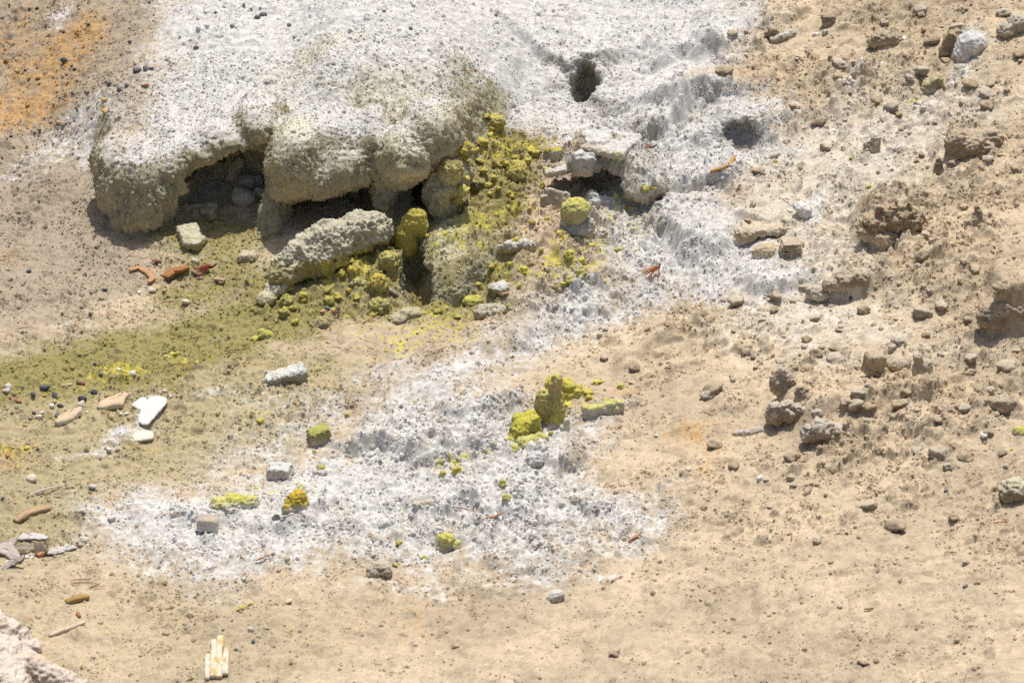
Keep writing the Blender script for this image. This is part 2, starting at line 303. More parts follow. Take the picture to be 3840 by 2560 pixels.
# ------------------------------------------------------------------ material and mesh helpers
def mineral_material(name, bump=0.5, rough=0.95, scale=1.0, grain=0.12):
    m = bpy.data.materials.new(name); m.use_nodes = True; t = m.node_tree; N = t.nodes; L = t.links
    bs = N['Principled BSDF']; bs.inputs['Roughness'].default_value = rough; bs.inputs['Specular IOR Level'].default_value = 0.15
    at = N.new('ShaderNodeAttribute'); at.attribute_name = 'Col'
    geo = N.new('ShaderNodeNewGeometry')
    n1 = N.new('ShaderNodeTexNoise'); n1.inputs['Scale'].default_value = 330*scale; n1.inputs['Detail'].default_value = 4; n1.inputs['Roughness'].default_value = 0.7
    nn = N.new('ShaderNodeTexNoise'); nn.inputs['Scale'].default_value = 110*scale; nn.inputs['Detail'].default_value = 5; nn.inputs['Roughness'].default_value = 0.65
    L.new(geo.outputs['Position'], n1.inputs['Vector']); L.new(geo.outputs['Position'], nn.inputs['Vector'])
    mr = N.new('ShaderNodeMapRange'); mr.inputs['From Min'].default_value = 0.3; mr.inputs['From Max'].default_value = 0.7
    mr.inputs['To Min'].default_value = 1-2.2*grain; mr.inputs['To Max'].default_value = 1+grain
    L.new(n1.outputs['Fac'], mr.inputs['Value'])
    mu = N.new('ShaderNodeMix'); mu.data_type = 'RGBA'; mu.blend_type = 'MULTIPLY'; mu.inputs['Factor'].default_value = 1
    L.new(at.outputs['Color'], mu.inputs['A']); L.new(mr.outputs['Result'], mu.inputs['B'])
    L.new(mu.outputs['Result'], bs.inputs['Base Color'])
    ad = N.new('ShaderNodeMath'); ad.operation = 'MULTIPLY_ADD'; ad.inputs[1].default_value = 0.6
    L.new(n1.outputs['Fac'], ad.inputs[0]); L.new(nn.outputs['Fac'], ad.inputs[2])
    bp = N.new('ShaderNodeBump'); bp.inputs['Strength'].default_value = bump; bp.inputs['Distance'].default_value = 0.010
    L.new(ad.outputs[0], bp.inputs['Height']); L.new(bp.outputs['Normal'], bs.inputs['Normal'])
    return m
M_CRUST = mineral_material('crust', 0.55)
M_STONE = mineral_material('stone', 0.35, 0.85, 0.8, 0.10)
M_CINDER = mineral_material('cinder', 0.5, 0.6, 1.0, 0.2)
M_WOOD = bpy.data.materials.new('wood'); M_WOOD.use_nodes = True
def _wood(m):
    t = m.node_tree; N = t.nodes; L = t.links; bs = N['Principled BSDF']; bs.inputs['Roughness'].default_value = 0.75; bs.inputs['Specular IOR Level'].default_value = 0.25
    at = N.new('ShaderNodeAttribute'); at.attribute_name = 'Col'; tc = N.new('ShaderNodeTexCoord'); mp = N.new('ShaderNodeMapping')
    mp.inputs['Scale'].default_value = (25, 350, 350); nn = N.new('ShaderNodeTexNoise'); nn.inputs['Scale'].default_value = 1.0; nn.inputs['Detail'].default_value = 4
    L.new(tc.outputs['Object'], mp.inputs['Vector']); L.new(mp.outputs['Vector'], nn.inputs['Vector'])
    mr = N.new('ShaderNodeMapRange'); mr.inputs['From Min'].default_value = 0.3; mr.inputs['From Max'].default_value = 0.7; mr.inputs['To Min'].default_value = 0.6; mr.inputs['To Max'].default_value = 1.12
    L.new(nn.outputs['Fac'], mr.inputs['Value']); mu = N.new('ShaderNodeMix'); mu.data_type = 'RGBA'; mu.blend_type = 'MULTIPLY'; mu.inputs['Factor'].default_value = 1
    L.new(at.outputs['Color'], mu.inputs['A']); L.new(mr.outputs['Result'], mu.inputs['B']); L.new(mu.outputs['Result'], bs.inputs['Base Color'])
    bp = N.new('ShaderNodeBump'); bp.inputs['Strength'].default_value = 0.5; bp.inputs['Distance'].default_value = 0.003
    L.new(nn.outputs['Fac'], bp.inputs['Height']); L.new(bp.outputs['Normal'], bs.inputs['Normal'])
_wood(M_WOOD)

def mesh(name, v, f, col, mat, smooth=True):
    v = np.ascontiguousarray(v, np.float32); f = np.ascontiguousarray(f, np.int32)
    me = bpy.data.meshes.new(name); n = f.shape[1]
    me.vertices.add(len(v)); me.vertices.foreach_set('co', v.ravel())
    me.loops.add(f.size); me.loops.foreach_set('vertex_index', f.ravel())
    me.polygons.add(len(f)); me.polygons.foreach_set('loop_start', np.arange(0, f.size, n, dtype=np.int32))
    try: me.polygons.foreach_set('loop_total', np.full(len(f), n, np.int32))
    except Exception: pass
    me.update(calc_edges=True)
    if smooth: me.polygons.foreach_set('use_smooth', np.ones(len(f), bool))
    a = me.attributes.new('Col', 'FLOAT_COLOR', 'POINT')
    c = np.ones((len(v), 4), np.float32); c[:, :3] = col; a.data.foreach_set('color', c.ravel())
    me.materials.append(mat); return me
def link(name, me, loc=(0, 0, 0), label=None, cat=None, group=None, kind=None, parent=None):
    o = bpy.data.objects.new(name, me); sc.collection.objects.link(o); o.location = loc
    if label: o['label'] = label
    if cat: o['category'] = cat
    if group: o['group'] = group
    if kind or label: o['kind'] = kind or 'thing'
    if parent: o.parent = parent
    return o
def normals(v, f):
    a = v[f[:, 0]]; n = np.cross(v[f[:, 1]]-a, v[f[:, 2]]-a)
    if f.shape[1] == 4: n = n+np.cross(v[f[:, 2]]-a, v[f[:, 3]]-a)
    out = np.zeros_like(v)
    for k in range(f.shape[1]):
        for c in range(3): out[:, c] += np.bincount(f[:, k], n[:, c], len(v))
    return out/np.maximum(np.linalg.norm(out, axis=1), 1e-12)[:, None]

# ------------------------------------------------------------------ signed-distance shapes -> surface nets
def nets(d, lo, h):
    s = d < 0; nx, ny, nz = d.shape
    cnt = np.zeros((nx-1, ny-1, nz-1), np.int8)
    for a in (0, 1):
        for b in (0, 1):
            for c in (0, 1): cnt += s[a:nx-1+a, b:ny-1+b, c:nz-1+c]
    act = (cnt > 0) & (cnt < 8); I = np.argwhere(act); idx = np.full(act.shape, -1, np.int32); idx[act] = np.arange(len(I))
    acc = np.zeros((len(I), 3)); num = np.zeros(len(I))
    cor = [(a, b, c) for a in (0, 1) for b in (0, 1) for c in (0, 1)]
    val = {k: d[I[:, 0]+k[0], I[:, 1]+k[1], I[:, 2]+k[2]] for k in cor}
    for k in cor:
        for ax in range(3):
            if k[ax] == 0:
                k2 = list(k); k2[ax] = 1; a = val[k]; b = val[tuple(k2)]; m = (a < 0) != (b < 0)
                t = np.where(m, a/np.where(m, a-b, 1), 0)
                p = np.array(k, float)[None]+np.eye(3)[ax][None]*t[:, None]
                acc += p*m[:, None]; num += m
    v = (I+acc/num[:, None])*h+lo; q = []
    for ax in range(3):
        o1, o2 = [(1, 2), (2, 0), (0, 1)][ax]
        sl0 = [slice(1, -1)]*3; sl1 = [slice(1, -1)]*3; sl0[ax] = slice(0, -1); sl1[ax] = slice(1, None)
        a = s[tuple(sl0)]; b = s[tuple(sl1)]; E = np.argwhere(a != b)
        fl = a[tuple(E.T)]
        off = np.array([1, 1, 1]); off[ax] = 0; E = E+off
        def cell(u, w_):
            e = E.copy(); e[:, o1] -= u; e[:, o2] -= w_; return idx[tuple(e.T)]
        Q = np.stack([cell(1, 1), cell(0, 1), cell(0, 0), cell(1, 0)], 1)
        Q[~fl] = Q[~fl][:, ::-1]; q.append(Q)
    q = np.concatenate(q); return v, q[(q >= 0).all(1)]

def rotz(a): c, s = math.cos(a), math.sin(a); return np.array([[c, -s, 0], [s, c, 0], [0, 0, 1.]])
def rotx(a): c, s = math.cos(a), math.sin(a); return np.array([[1., 0, 0], [0, c, -s], [0, s, c]])
def roty(a): c, s = math.cos(a), math.sin(a); return np.array([[c, 0, s], [0, 1., 0], [-s, 0, c]])
def pd(prim, X, Y, Z):
    k = prim[0]
    if k == 'e':
        c, r = prim[1], prim[2]; x, y, z = X-c[0], Y-c[1], Z-c[2]
        if len(prim) > 3:
            M = prim[3].T; x, y, z = M[0, 0]*x+M[0, 1]*y+M[0, 2]*z, M[1, 0]*x+M[1, 1]*y+M[1, 2]*z, M[2, 0]*x+M[2, 1]*y+M[2, 2]*z
        q = np.sqrt((x/r[0])**2+(y/r[1])**2+(z/r[2])**2); q2 = np.sqrt((x/r[0]**2)**2+(y/r[1]**2)**2+(z/r[2]**2)**2)
        return q*(q-1)/np.maximum(q2, 1e-6)
    if k == 'c':
        a, b, ra, rb = prim[1], prim[2], prim[3], prim[4]; e = np.asarray(b)-a
        t = np.clip(((X-a[0])*e[0]+(Y-a[1])*e[1]+(Z-a[2])*e[2])/(e@e), 0, 1)
        return np.sqrt((X-a[0]-t*e[0])**2+(Y-a[1]-t*e[1])**2+(Z-a[2]-t*e[2])**2)-(ra+(rb-ra)*t)
    if k == 'b':
        c, r, M, rd = prim[1], prim[2], prim[3].T, prim[4]; x, y, z = X-c[0], Y-c[1], Z-c[2]
        x, y, z = M[0, 0]*x+M[0, 1]*y+M[0, 2]*z, M[1, 0]*x+M[1, 1]*y+M[1, 2]*z, M[2, 0]*x+M[2, 1]*y+M[2, 2]*z
        qx, qy, qz = np.abs(x)-r[0]+rd, np.abs(y)-r[1]+rd, np.abs(z)-r[2]+rd
        return np.sqrt(np.maximum(qx, 0)**2+np.maximum(qy, 0)**2+np.maximum(qz, 0)**2)+np.minimum(np.maximum(qx, np.maximum(qy, qz)), 0)-rd
def bounds(prim):
    if prim[0] == 'c':
        r = max(prim[3], prim[4]); a = np.asarray(prim[1]); b = np.asarray(prim[2]); return np.minimum(a, b)-r, np.maximum(a, b)+r
    r = np.asarray(prim[2]); r = np.full(3, np.linalg.norm(r)) if len(prim) > 3 else r
    return np.asarray(prim[1])-r, np.asarray(prim[1])+r
def smin(a, b, k):
    h = np.clip(0.5+0.5*(b-a)/k, 0, 1); return b+(a-b)*h-k*h*(1-h)
# ------------------------------------------------------------------ the caves: a bank with overhanging crust (boxes of signed distance cut into the sheet)
def P3(px, py, y, r): return ('e', PY(px, py, y), np.array(r, float))
LUMPS = {
 'crust_boulder': [P3(545, 685, 1.00, (.165, .17, .15)), P3(530, 790, .92, (.09, .10, .075)), P3(450, 610, 1.08, (.11, .15, .12)), P3(640, 600, 1.06, (.12, .15, .09)), P3(440, 720, 1.02, (.07, .15, .12)), P3(480, 800, .97, (.07, .12, .08)), P3(600, 760, 1.02, (.07, .1, .09))],
 'crust_arch': [P3(740, 530, 1.17, (.16, .2, .07)), P3(860, 490, 1.20, (.15, .2, .07)), P3(980, 440, 1.23, (.11, .2, .085))],
 'crust_mass': [P3(1110, 600, 0.93, (.12, .17, .14)), P3(1080, 670, 0.95, (.085, .14, .09)), P3(1290, 600, 0.99, (.15, .17, .12)), P3(1200, 640, 0.94, (.14, .15, .10)), P3(1230, 500, 1.10, (.2, .2, .11)), P3(1020, 800, 0.92, (.055, .10, .10)), P3(1400, 520, 1.07, (.1, .18, .12))],
 'crust_nose': [P3(1530, 570, 0.91, (.12, .17, .115)), P3(1500, 640, 0.95, (.075, .12, .07)), P3(1630, 480, 1.03, (.14, .22, .12)), P3(1445, 720, 0.95, (.055, .09, .11)), P3(1500, 770, 1.03, (.07, .10, .09)), P3(1650, 740, 0.88, (.065, .10, .115)), P3(1690, 660, 0.93, (.08, .12, .10))],
 'sulphur_mound': [P3(1700, 980, .60, (.15, .22, .10)), P3(1680, 1060, .47, (.10, .15, .085)), P3(1760, 900, .75, (.15, .22, .07)), P3(1670, 1120, .36, (.045, .06, .045))],
}
CARVE = [P3(800, 680, 1.10, (.13, .20, .125)), P3(900, 650, 1.10, (.13, .20, .145)), P3(960, 720, 1.06, (.07, .16, .08)), P3(700, 740, 1.02, (.06, .14, .08)),
         P3(1240, 765, 1.06, (.17, .25, .075)), P3(1350, 735, 1.05, (.07, .2, .055)), P3(1565, 742, 1.02, (.04, .22, .085)), P3(1405, 745, 1.05, (.03, .12, .06)), P3(1590, 790, .9, (.05, .12, .05))]
SLOT = [P3(1575, 1085, .44, (.085, .16, .10)), P3(1560, 1020, .56, (.065, .14, .10))]
BOX_A = (-1.80, 0.06, 0.16, 1.80, -0.10, 0.74)
LUMPS_B = {'crust_ledge': [P3(2205, 600, 1.13, (.065, .10, .06)), P3(2100, 640, 1.10, (.06, .08, .03)), P3(2150, 610, 1.14, (.05, .09, .05)), P3(2380, 640, 1.08, (.09, .13, .08)), P3(2420, 690, 1.0, (.10, .12, .06)), P3(2330, 600, 1.14, (.09, .11, .045)), P3(2270, 540, 1.24, (.15, .13, .05)), P3(2260, 650, 1.14, (.04, .07, .05))]}
CARVE_B = [P3(2230, 685, 1.07, (.14, .17, .075)), P3(2120, 690, 1.05, (.08, .12, .05)), P3(2310, 690, 1.05, (.06, .12, .06))]
BOX_B = (-0.02, 0.66, 0.70, 1.60, 0.0, 0.62)

LUMPS_C = {'vent_rim': [P3(2200, 275, 1.98, (.09, .08, .04))]}
_vc = G(2195, 362); CARVE_C = [('e', _vc+np.array([0, .06, .01]), np.array((.070, .12, .16))), ('e', _vc+np.array([.02, .12, -.05]), np.array((.06, .12, .13)))]
BOX_C = (_vc[0]-.19, _vc[0]+.19, _vc[1]-.22, _vc[1]+.34, _vc[2]-.24, _vc[2]+.28)
_vd = G(2790, 560); LUMPS_D = {'recess_lip': [('e', _vd+np.array([0, .19, .07]), np.array((.09, .10, .035)))]}
CARVE_D = [('e', _vd+np.array([-.01, .06, .03]), np.array((.085, .12, .06))), ('e', _vd+np.array([.02, -.04, .03]), np.array((.07, .12, .05)))]
BOX_D = (_vd[0]-.2, _vd[0]+.2, _vd[1]-.28, _vd[1]+.42, _vd[2]-.16, _vd[2]+.34)
def cave_box(box, lumps, carve, slot, res=0.0065, facec=(.43, .40, .275), crmc=(.56, .49, .30), undc=(.58, .50, .33)):
    x0, x1, y0, y1, z0, z1 = box
    xs = np.arange(x0, x1, res, dtype=np.float32); ys = np.arange(y0, y1, res, dtype=np.float32); zs = np.arange(z0, z1, res, dtype=np.float32)
    A, B = np.meshgrid(xs, ys, indexing='ij')
    hm = hmac(A, B).astype(np.float32); fl = (hill(A, B)+np.minimum(samp(macro, A, B), 0.05)-0.01).astype(np.float32)
    d = (zs[None, None, :]-hm[:, :, None])*0.7
    grp = np.zeros(d.shape, np.int8); best = d.copy()
    # a slow wobble so that the lumps are not clean ellipsoids
    co = np.stack(np.meshgrid(xs[::8], ys[::8], zs[::8], indexing='ij'), -1).reshape(-1, 3)
    wob = (0.020*n3(co, 9, 41)+0.012*n3(co, 19, 42)).reshape(len(xs[::8]), len(ys[::8]), len(zs[::8])).astype(np.float32)
    wob = np.repeat(np.repeat(np.repeat(wob, 8, 0), 8, 1), 8, 2)[:len(xs), :len(ys), :len(zs)]
    for ax in range(3):
        for _ in range(2):
            wob = (np.roll(wob, 3, ax)+np.roll(wob, -3, ax)+wob)/3
    def sub(pr, pad):
        lo, hi = bounds(pr); r = []
        for arr, a, b in ((xs, lo[0], hi[0]), (ys, lo[1], hi[1]), (zs, lo[2], hi[2])):
            r.append(slice(*np.searchsorted(arr, (a-pad, b+pad))))
        s = tuple(r); return s, xs[s[0]][:, None, None], ys[s[1]][None, :, None], zs[s[2]][None, None, :]
    for gi, (nm, prs) in enumerate(lumps.items(), 1):
        for pr in prs:
            s, X, Y, Z = sub(pr, 0.10); q = (pd(pr, X, Y, Z)+wob[s]).astype(np.float32)
            m = q < best[s]; g = grp[s]; g[m] = gi; b = best[s]; b[m] = q[m]
            d[s] = smin(d[s], q, 0.042)
    for kc, pr in enumerate(carve+slot):
        s, X, Y, Z = sub(pr, 0.06); q = (pd(pr, X, Y, Z)+0.8*wob[s]).astype(np.float32)
        if kc < len(carve): q = np.maximum(q, (fl[s[:2]][:, :, None]-Z)*0.8)
        d[s] = -smin(-d[s], q, 0.012)
    v, f = nets(d, np.array([x0, y0, z0]), res)
    n = normals(v, f)
    up = n[:, 2]; wg = sst(up, 0.25, 0.7)
    cr = crumbs(v[:, 0], v[:, 1])
    st = 0.014*n3(v, (30, 30, 8), 51)+0.010*n3(v, (70, 70, 20), 52)+0.007*n3(v, (130, 130, 60), 53)+0.018*n3(v, 14, 54)
    st += 0.016*(0.3-np.abs(n3(v, (40, 40, 26), 55)))+0.012*(0.3-np.abs(n3(v, 85, 56)))
    v2 = v.copy(); v2[:, 2] += cr*wg; v2 += n*(st*(1-wg))[:, None]
    I = np.clip(((v-np.array([x0, y0, z0]))/res+0.5).astype(int), 0, np.array(d.shape)-1)
    gv = grp[tuple(I.T)]
    gap = best[tuple(I.T)]
    gv = np.where(gap < 0.04, gv, 0)
    # colours
    c = ground_colour(v[:, 0], v[:, 1])
    high = sst(v[:, 2]-hill(v[:, 0], v[:, 1]), 0.13, 0.24)*(1-sst(v[:, 0], -0.30, -0.05))
    wc = ground_colour(v[:, 0], v[:, 1]+0.55); wc = mix(wc, C_CREAM, (sst(n3(v, 3, 64), -0.3, 0.5)*0.75*sst(v[:, 0], -1.2, -0.8)*(1-0.6*sst(v[:, 1], 1.1, 1.5)))[:, None]); c = mix(c, wc, high[:, None])
    a = n3(v, 14, 61); b = n3(v, 45, 62); e = n3(v, (60, 60, 18), 63)
    face = np.array(facec)*(1+0.10*a+0.12*b+0.14*e)[:, None]
    crm = np.array(crmc); face = mix(face, crm*(1+0.1*b)[:, None], sst(a+0.5*b, 0.15, 0.7)[:, None]*0.55)
    c = mix(face, c, sst(up+0.30*b+0.2*a, 0.50, 0.98)[:, None])
    inside = sst(-up, 0.05, 0.5)[:, None]
    c = mix(c, np.array(undc)*(1+0.15*a+0.1*b)[:, None], inside*0.8)
    return v2, f, gv, np.clip(c, .02, .88), n

class Part: pass
def split_box(box, res, lumps, labels, floor_name):
    v, f, gv, c, n = res
    x0, x1, y0, y1, z0, z1 = box
    fc = v[f].mean(1)
    keep = (fc[:, 0] > x0+.012) & (fc[:, 0] < x1-.02) & (fc[:, 1] > y0+.012) & (fc[:, 1] < y1-.02)
    f = f[keep]; fg = np.array([np.bincount(r, minlength=8).argmax() for r in gv[f]]) if len(f) < 1 else np.sort(gv[f], 1)[:, 2]
    for gi, nm in enumerate([floor_name]+list(lumps)):
        ff = f[fg == gi]
        if not len(ff): continue
        used, inv = np.unique(ff, return_inverse=True); vv = v[used]; cc = c[used]; ff = inv.reshape(ff.shape)
        org = np.array([vv[:, 0].mean(), vv[:, 1].mean(), vv[:, 2].min()])
        me = mesh(nm, vv-org, ff, cc, M_CRUST)
        if gi == 0: link(nm, me, org, kind='structure')
        else: link(nm, me, org, labels[nm][0], labels[nm][1])
RES_A = cave_box(BOX_A, LUMPS, CARVE, SLOT); RES_B = cave_box(BOX_B, LUMPS_B, CARVE_B, [], 0.006, (.56, .53, .46), (.52, .46, .36), (.46, .39, .29))
split_box(BOX_A, RES_A, LUMPS, {
 'crust_boulder': ('grey ribbed crust boulder with white top, ending the arch above bare grey soil', 'boulder'),
 'crust_arch': ('white crust arch with cream underside roofing the wide cave full of fallen stones', 'rock arch'),
 'crust_mass': ('big bulging grey crust block overhanging a low dark slit, between two caves', 'rock outcrop'),
 'crust_nose': ('pale yellowish crust nose overhanging the narrow black hole beside the sulphur slope', 'rock outcrop'),
 'sulphur_mound': ('rounded pale mound dusted yellow, undercut on one side above a dark slot', 'mound')}, 'bank')
split_box(BOX_B, RES_B, LUMPS_B, {'crust_ledge': ('broken grey crust ledge hanging over a brown hollow behind the yellow capped knob', 'rock ledge')}, 'vent_floor')
RES_C = cave_box(BOX_C, LUMPS_C, [], CARVE_C, 0.006, (.60, .57, .50), (.58, .54, .42), (.48, .40, .28)); RES_D = cave_box(BOX_D, LUMPS_D, [], CARVE_D, 0.006, (.64, .62, .57), (.58, .55, .49), (.52, .47, .39))
split_box(BOX_C, RES_C, LUMPS_C, {'vent_rim': ('crusty pale rim above the round brown vent hole in the white crust', 'rock')}, 'vent_floor')
split_box(BOX_D, RES_D, LUMPS_D, {'recess_lip': ('cracked white crust lip over the pale recess holding an orange bark strip', 'rock ledge')}, 'vent_floor')
BOXES = [(RES_A, BOX_A), (RES_B, BOX_B), (RES_C, BOX_C), (RES_D, BOX_D)]

# ------------------------------------------------------------------ the hillside: one sheet, dense in the middle, out to the horizon
NU, NV = 1040, 1000
grow = np.cumsum(0.006*1.35**np.arange(36))
un = np.linspace(-1, 1, NU); u = np.concatenate([-1-grow[::-1], un, 1+grow])
# spacing up the hill follows the foreshortening
yv = np.linspace(-2.95, 3.15, NV); gv_ = np.cumsum(0.007*1.33**np.arange(38)); yv = np.concatenate([yv[0]-gv_[::-1], yv, yv[-1]+gv_])
Uu, Yy = np.meshgrid(u, yv, indexing='ij')
Xx = Uu*np.clip(2.22+0.185*Yy, 1.75, 2.75)
far = sst(np.maximum(np.abs(Uu)-1.0, 0), 0, 1.0); far = np.maximum(far, sst(np.abs(Yy-0.1), 3.1, 4.2))
Zz = hill(np.clip(Xx, -30, 30), np.clip(Yy, -40, 40))+bank(Xx, Yy)+samp(macro, Xx, Yy)*(1-far)+crumbs(Xx, Yy)*(1-far)
V = np.stack([Xx, Yy, Zz], -1).reshape(-1, 3); nu, nv = Xx.shape
ii = np.arange(nu*nv).reshape(nu, nv)
Fq = np.stack([ii[:-1, :-1], ii[1:, :-1], ii[1:, 1:], ii[:-1, 1:]], -1).reshape(-1, 4)
cx = V[Fq[:, 0], 0]; cy = V[Fq[:, 0], 1]; inb = np.zeros(len(Fq), bool)
for _r, bx in BOXES: inb |= (cx > bx[0]+.025) & (cx < bx[1]-.04) & (cy > bx[2]+.025) & (cy < bx[3]-.04)
Fq = Fq[~inb]; used, inv = np.unique(Fq, return_inverse=True)
link('hillside', mesh('hillside', V[used], inv.reshape(-1, 4), ground_colour(V[used, 0], V[used, 1]), M_CRUST), kind='structure')
# ------------------------------------------------------------------ placing: the surface point seen at a photo position
def proj(v):
    q = v-CAM; w_ = q@F; return 1920+(q@RT)/w_/TX*1920, 1280-(q@UP)/w_/TX*1920, w_
_box = []
for r, bx in BOXES:
    m = (r[4]@F) < 0.1; a, b, c = proj(r[0][m]); _box.append((a, b, c, r[0][m], bx))
def S(px, py):
    g = GM(px, py)
    for a, b, c, v, bx in _box:
        m = (np.abs(a-px) < 9) & (np.abs(b-py) < 9)
        if m.any():
            k = np.flatnonzero(m)[np.argmin(c[m])]; p = v[k]
            if bx[0]+.02 < p[0] < bx[1]-.03 and bx[2]+.02 < p[1] < bx[3]-.03: return p.copy()
    g[2] = float(hfull(np.array([g[0]]), np.array([g[1]]))[0]); return g

def lumpy(p, n, amp, f, seed):
    return n*(amp*(n3(p, f, seed)+0.55*n3(p, f*2.3, seed+1)+0.35*n3(p, f*5.1, seed+2)))[:, None]
_sd = [100]
def rock(name, label, cat, px, py, prims, top, side, res=4.0, k=8, amp=5, freq=40, mat=None, cut=0.35, carve=(), group=None, mott=0.14, sink=8, spots=None, dust=22):
    """prims in photo pixels around the surface point at (px, py): x right, y uphill, z up"""
    o = S(px, py); _sd[0] += 3; sd = _sd[0]; o = o-np.array([0, 0, sink*MM])
    def scale(p):
        if p[0] == 'c': return ('c', np.asarray(p[1], float)*MM, np.asarray(p[2], float)*MM, p[3]*MM, p[4]*MM)
        if p[0] == 'b': return ('b', np.asarray(p[1], float)*MM, np.asarray(p[2], float)*MM, p[3], p[4]*MM)
        return ('e', np.asarray(p[1], float)*MM, np.asarray(p[2], float)*MM)+tuple(p[3:])
    pr = [scale(p) for p in prims]; cv = [scale(p) for p in carve]
    lo = np.min([bounds(p)[0] for p in pr], 0)-0.02; hi = np.max([bounds(p)[1] for p in pr], 0)+0.02; r = res*MM
    xs, ys, zs = (np.arange(lo[i], hi[i], r, dtype=np.float32) for i in range(3))
    X, Y, Z = xs[:, None, None], ys[None, :, None], zs[None, None, :]
    d = None
    for p in pr:
        t = pd(p, X, Y, Z); d = t if d is None else smin(d, t, k*MM)
    for p in cv: d = -smin(-d, pd(p, X, Y, Z), 3*MM)
    v, f = nets(np.ascontiguousarray(d), lo.astype(float), r); n = normals(v, f)
    off = np.array([sd*0.37, sd*0.11, 0]); w_ = v+off
    v = v+lumpy(w_, n, 1.15*amp*MM, freq, sd % 37)
    v = v+n*(amp*MM*(0.9*(.3-np.abs(n3(w_, freq*1.6, 81)))+0.9*(.3-np.abs(n3(w_, freq*3.4, 82)))+.5*n3(w_, (140, 140, 60), 83)))[:, None]; n = normals(v, f)
    a = n3(v+off, 30, 5); b = n3(v+off, 90, 6)
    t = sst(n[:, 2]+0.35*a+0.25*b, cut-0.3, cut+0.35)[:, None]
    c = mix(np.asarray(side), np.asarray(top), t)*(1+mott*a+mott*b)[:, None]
    if spots: 
        sc_, lo_, colr = spots; c = mix(c, np.asarray(colr), sst(n3(v+off, sc_, 9)+0.3*b, lo_, lo_+0.35)[:, None])
    gc = ground_colour(v[:, 0]+o[0], v[:, 1]+o[1]); c = mix(c, gc, ((1-sst(v[:, 2]/MM+8*a, sink-6, sink+dust))*.8)[:, None])
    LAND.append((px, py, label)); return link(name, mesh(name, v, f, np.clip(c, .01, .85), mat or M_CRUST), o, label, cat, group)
LAND = []
E_ = lambda x, y, z, rx, ry, rz, *m: ('e', (x, y, z), (rx, ry, rz))+m
B_ = lambda x, y, z, rx, ry, rz, M=np.eye(3), rd=4: ('b', (x, y, z), (rx, ry, rz), M, rd)
C_ = lambda a, b, ra, rb: ('c', np.array(a, float), np.array(b, float), ra, rb)
YEL = (.64, .57, .13); YEL2 = (.54, .46, .11); LIME = (.60, .575, .18); OLV = (.34, .30, .13); GRB = (.40, .35, .26); GRW = (.62, .60, .54); WHT = (.69, .68, .66); TANS = (.52, .42, .29); BRN = (.34, .26, .17); AMB = (.62, .42, .06)
rd = math.radians

# ------------------------------------------------------------------ rocks about the caves
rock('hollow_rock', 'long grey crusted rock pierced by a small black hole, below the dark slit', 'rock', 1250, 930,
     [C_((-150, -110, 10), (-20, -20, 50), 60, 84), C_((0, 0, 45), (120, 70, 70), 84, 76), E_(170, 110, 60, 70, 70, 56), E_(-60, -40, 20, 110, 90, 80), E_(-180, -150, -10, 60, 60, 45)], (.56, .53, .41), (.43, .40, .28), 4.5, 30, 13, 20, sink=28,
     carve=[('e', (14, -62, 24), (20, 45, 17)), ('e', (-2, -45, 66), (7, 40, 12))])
rock('cave_stone', 'upright tan stone leaning at the back of the wide cave', 'stone', 885, 655, [E_(0, 20, 25, 28, 26, 42), E_(22, 20, 60, 24, 22, 26), E_(-12, 10, 0, 30, 26, 24)], (.60, .54, .40), (.55, .48, .34), 4, 10, 4, 40)
rock('cave_stone', 'round pale grey stone resting on another stone inside the wide cave', 'stone', 935, 690, [E_(0, 0, 22, 44, 40, 32), E_(40, 12, 20, 24, 26, 28)], (.62, .59, .50), (.54, .51, .42), 4, 8, 4, 35)
rock('cave_stone', 'grey rough stone underneath the round pale stone inside the wide cave', 'stone', 920, 745, [E_(0, 0, 18, 52, 44, 34), E_(-20, 14, 34, 30, 30, 26), E_(60, 30, 30, 26, 26, 24)], (.58, .54, .46), (.47, .44, .36), 4, 10, 5, 35)
rock('pale_stone', 'flat sunlit cream slab stone on rubble in front of the wide cave', 'stone', 715, 880, [B_(-10, 0, 10, 42, 60, 22, rotz(.3)@rotx(.2), 10), B_(15, -50, 4, 34, 40, 16, rotz(-.4), 8)], (.60, .56, .41), (.47, .43, .31), 4, 6, 5, 38)
rock('pale_stone', 'blocky cream stone half in sun at the mouth of the wide cave', 'stone', 792, 790, [B_(0, 0, 16, 28, 36, 22, rotz(-.3)@rotx(.3), 8), E_(14, -34, 4, 22, 26, 18)], (.60, .55, .40), (.47, .43, .31), 4, 6, 5, 40)
rock('pale_stone', 'thin cream stone bar lying across the mouth of the wide cave', 'stone', 705, 775, [C_((-45, 0, 6), (48, 10, 14), 13, 12), E_(-10, 0, 10, 26, 18, 14)], (.64, .58, .38), (.52, .47, .30), 4, 6, 4, 45)
rock('pale_stone', 'knobbly cream lump at the edge of the white splash by the hollow rock', 'stone', 925, 960, [E_(0, 0, 10, 40, 36, 22), E_(-18, -14, 6, 22, 24, 18), E_(20, 10, 14, 20, 20, 16)], (.60, .54, .38), (.48, .42, .29), 4, 6, 6, 45)
rock('pale_stone', 'small oval cream stone on grey gravel between bark and cave', 'stone', 735, 975, [E_(0, 0, 10, 15, 20, 14, rotz(.6))], (.70, .66, .52), (.55, .5, .4), 3, 4, 2, 50)
rock('ribbed_knob', 'ribbed cream knob standing at the foot of the yellow rubble slope', 'rock', 1030, 1090, [E_(0, 0, 14, 44, 42, 30), E_(-34, -50, 2, 40, 44, 24), E_(16, 10, 30, 34, 32, 20)], (.56, .52, .39), (.46, .42, .30), 4, 14, 6, 34)
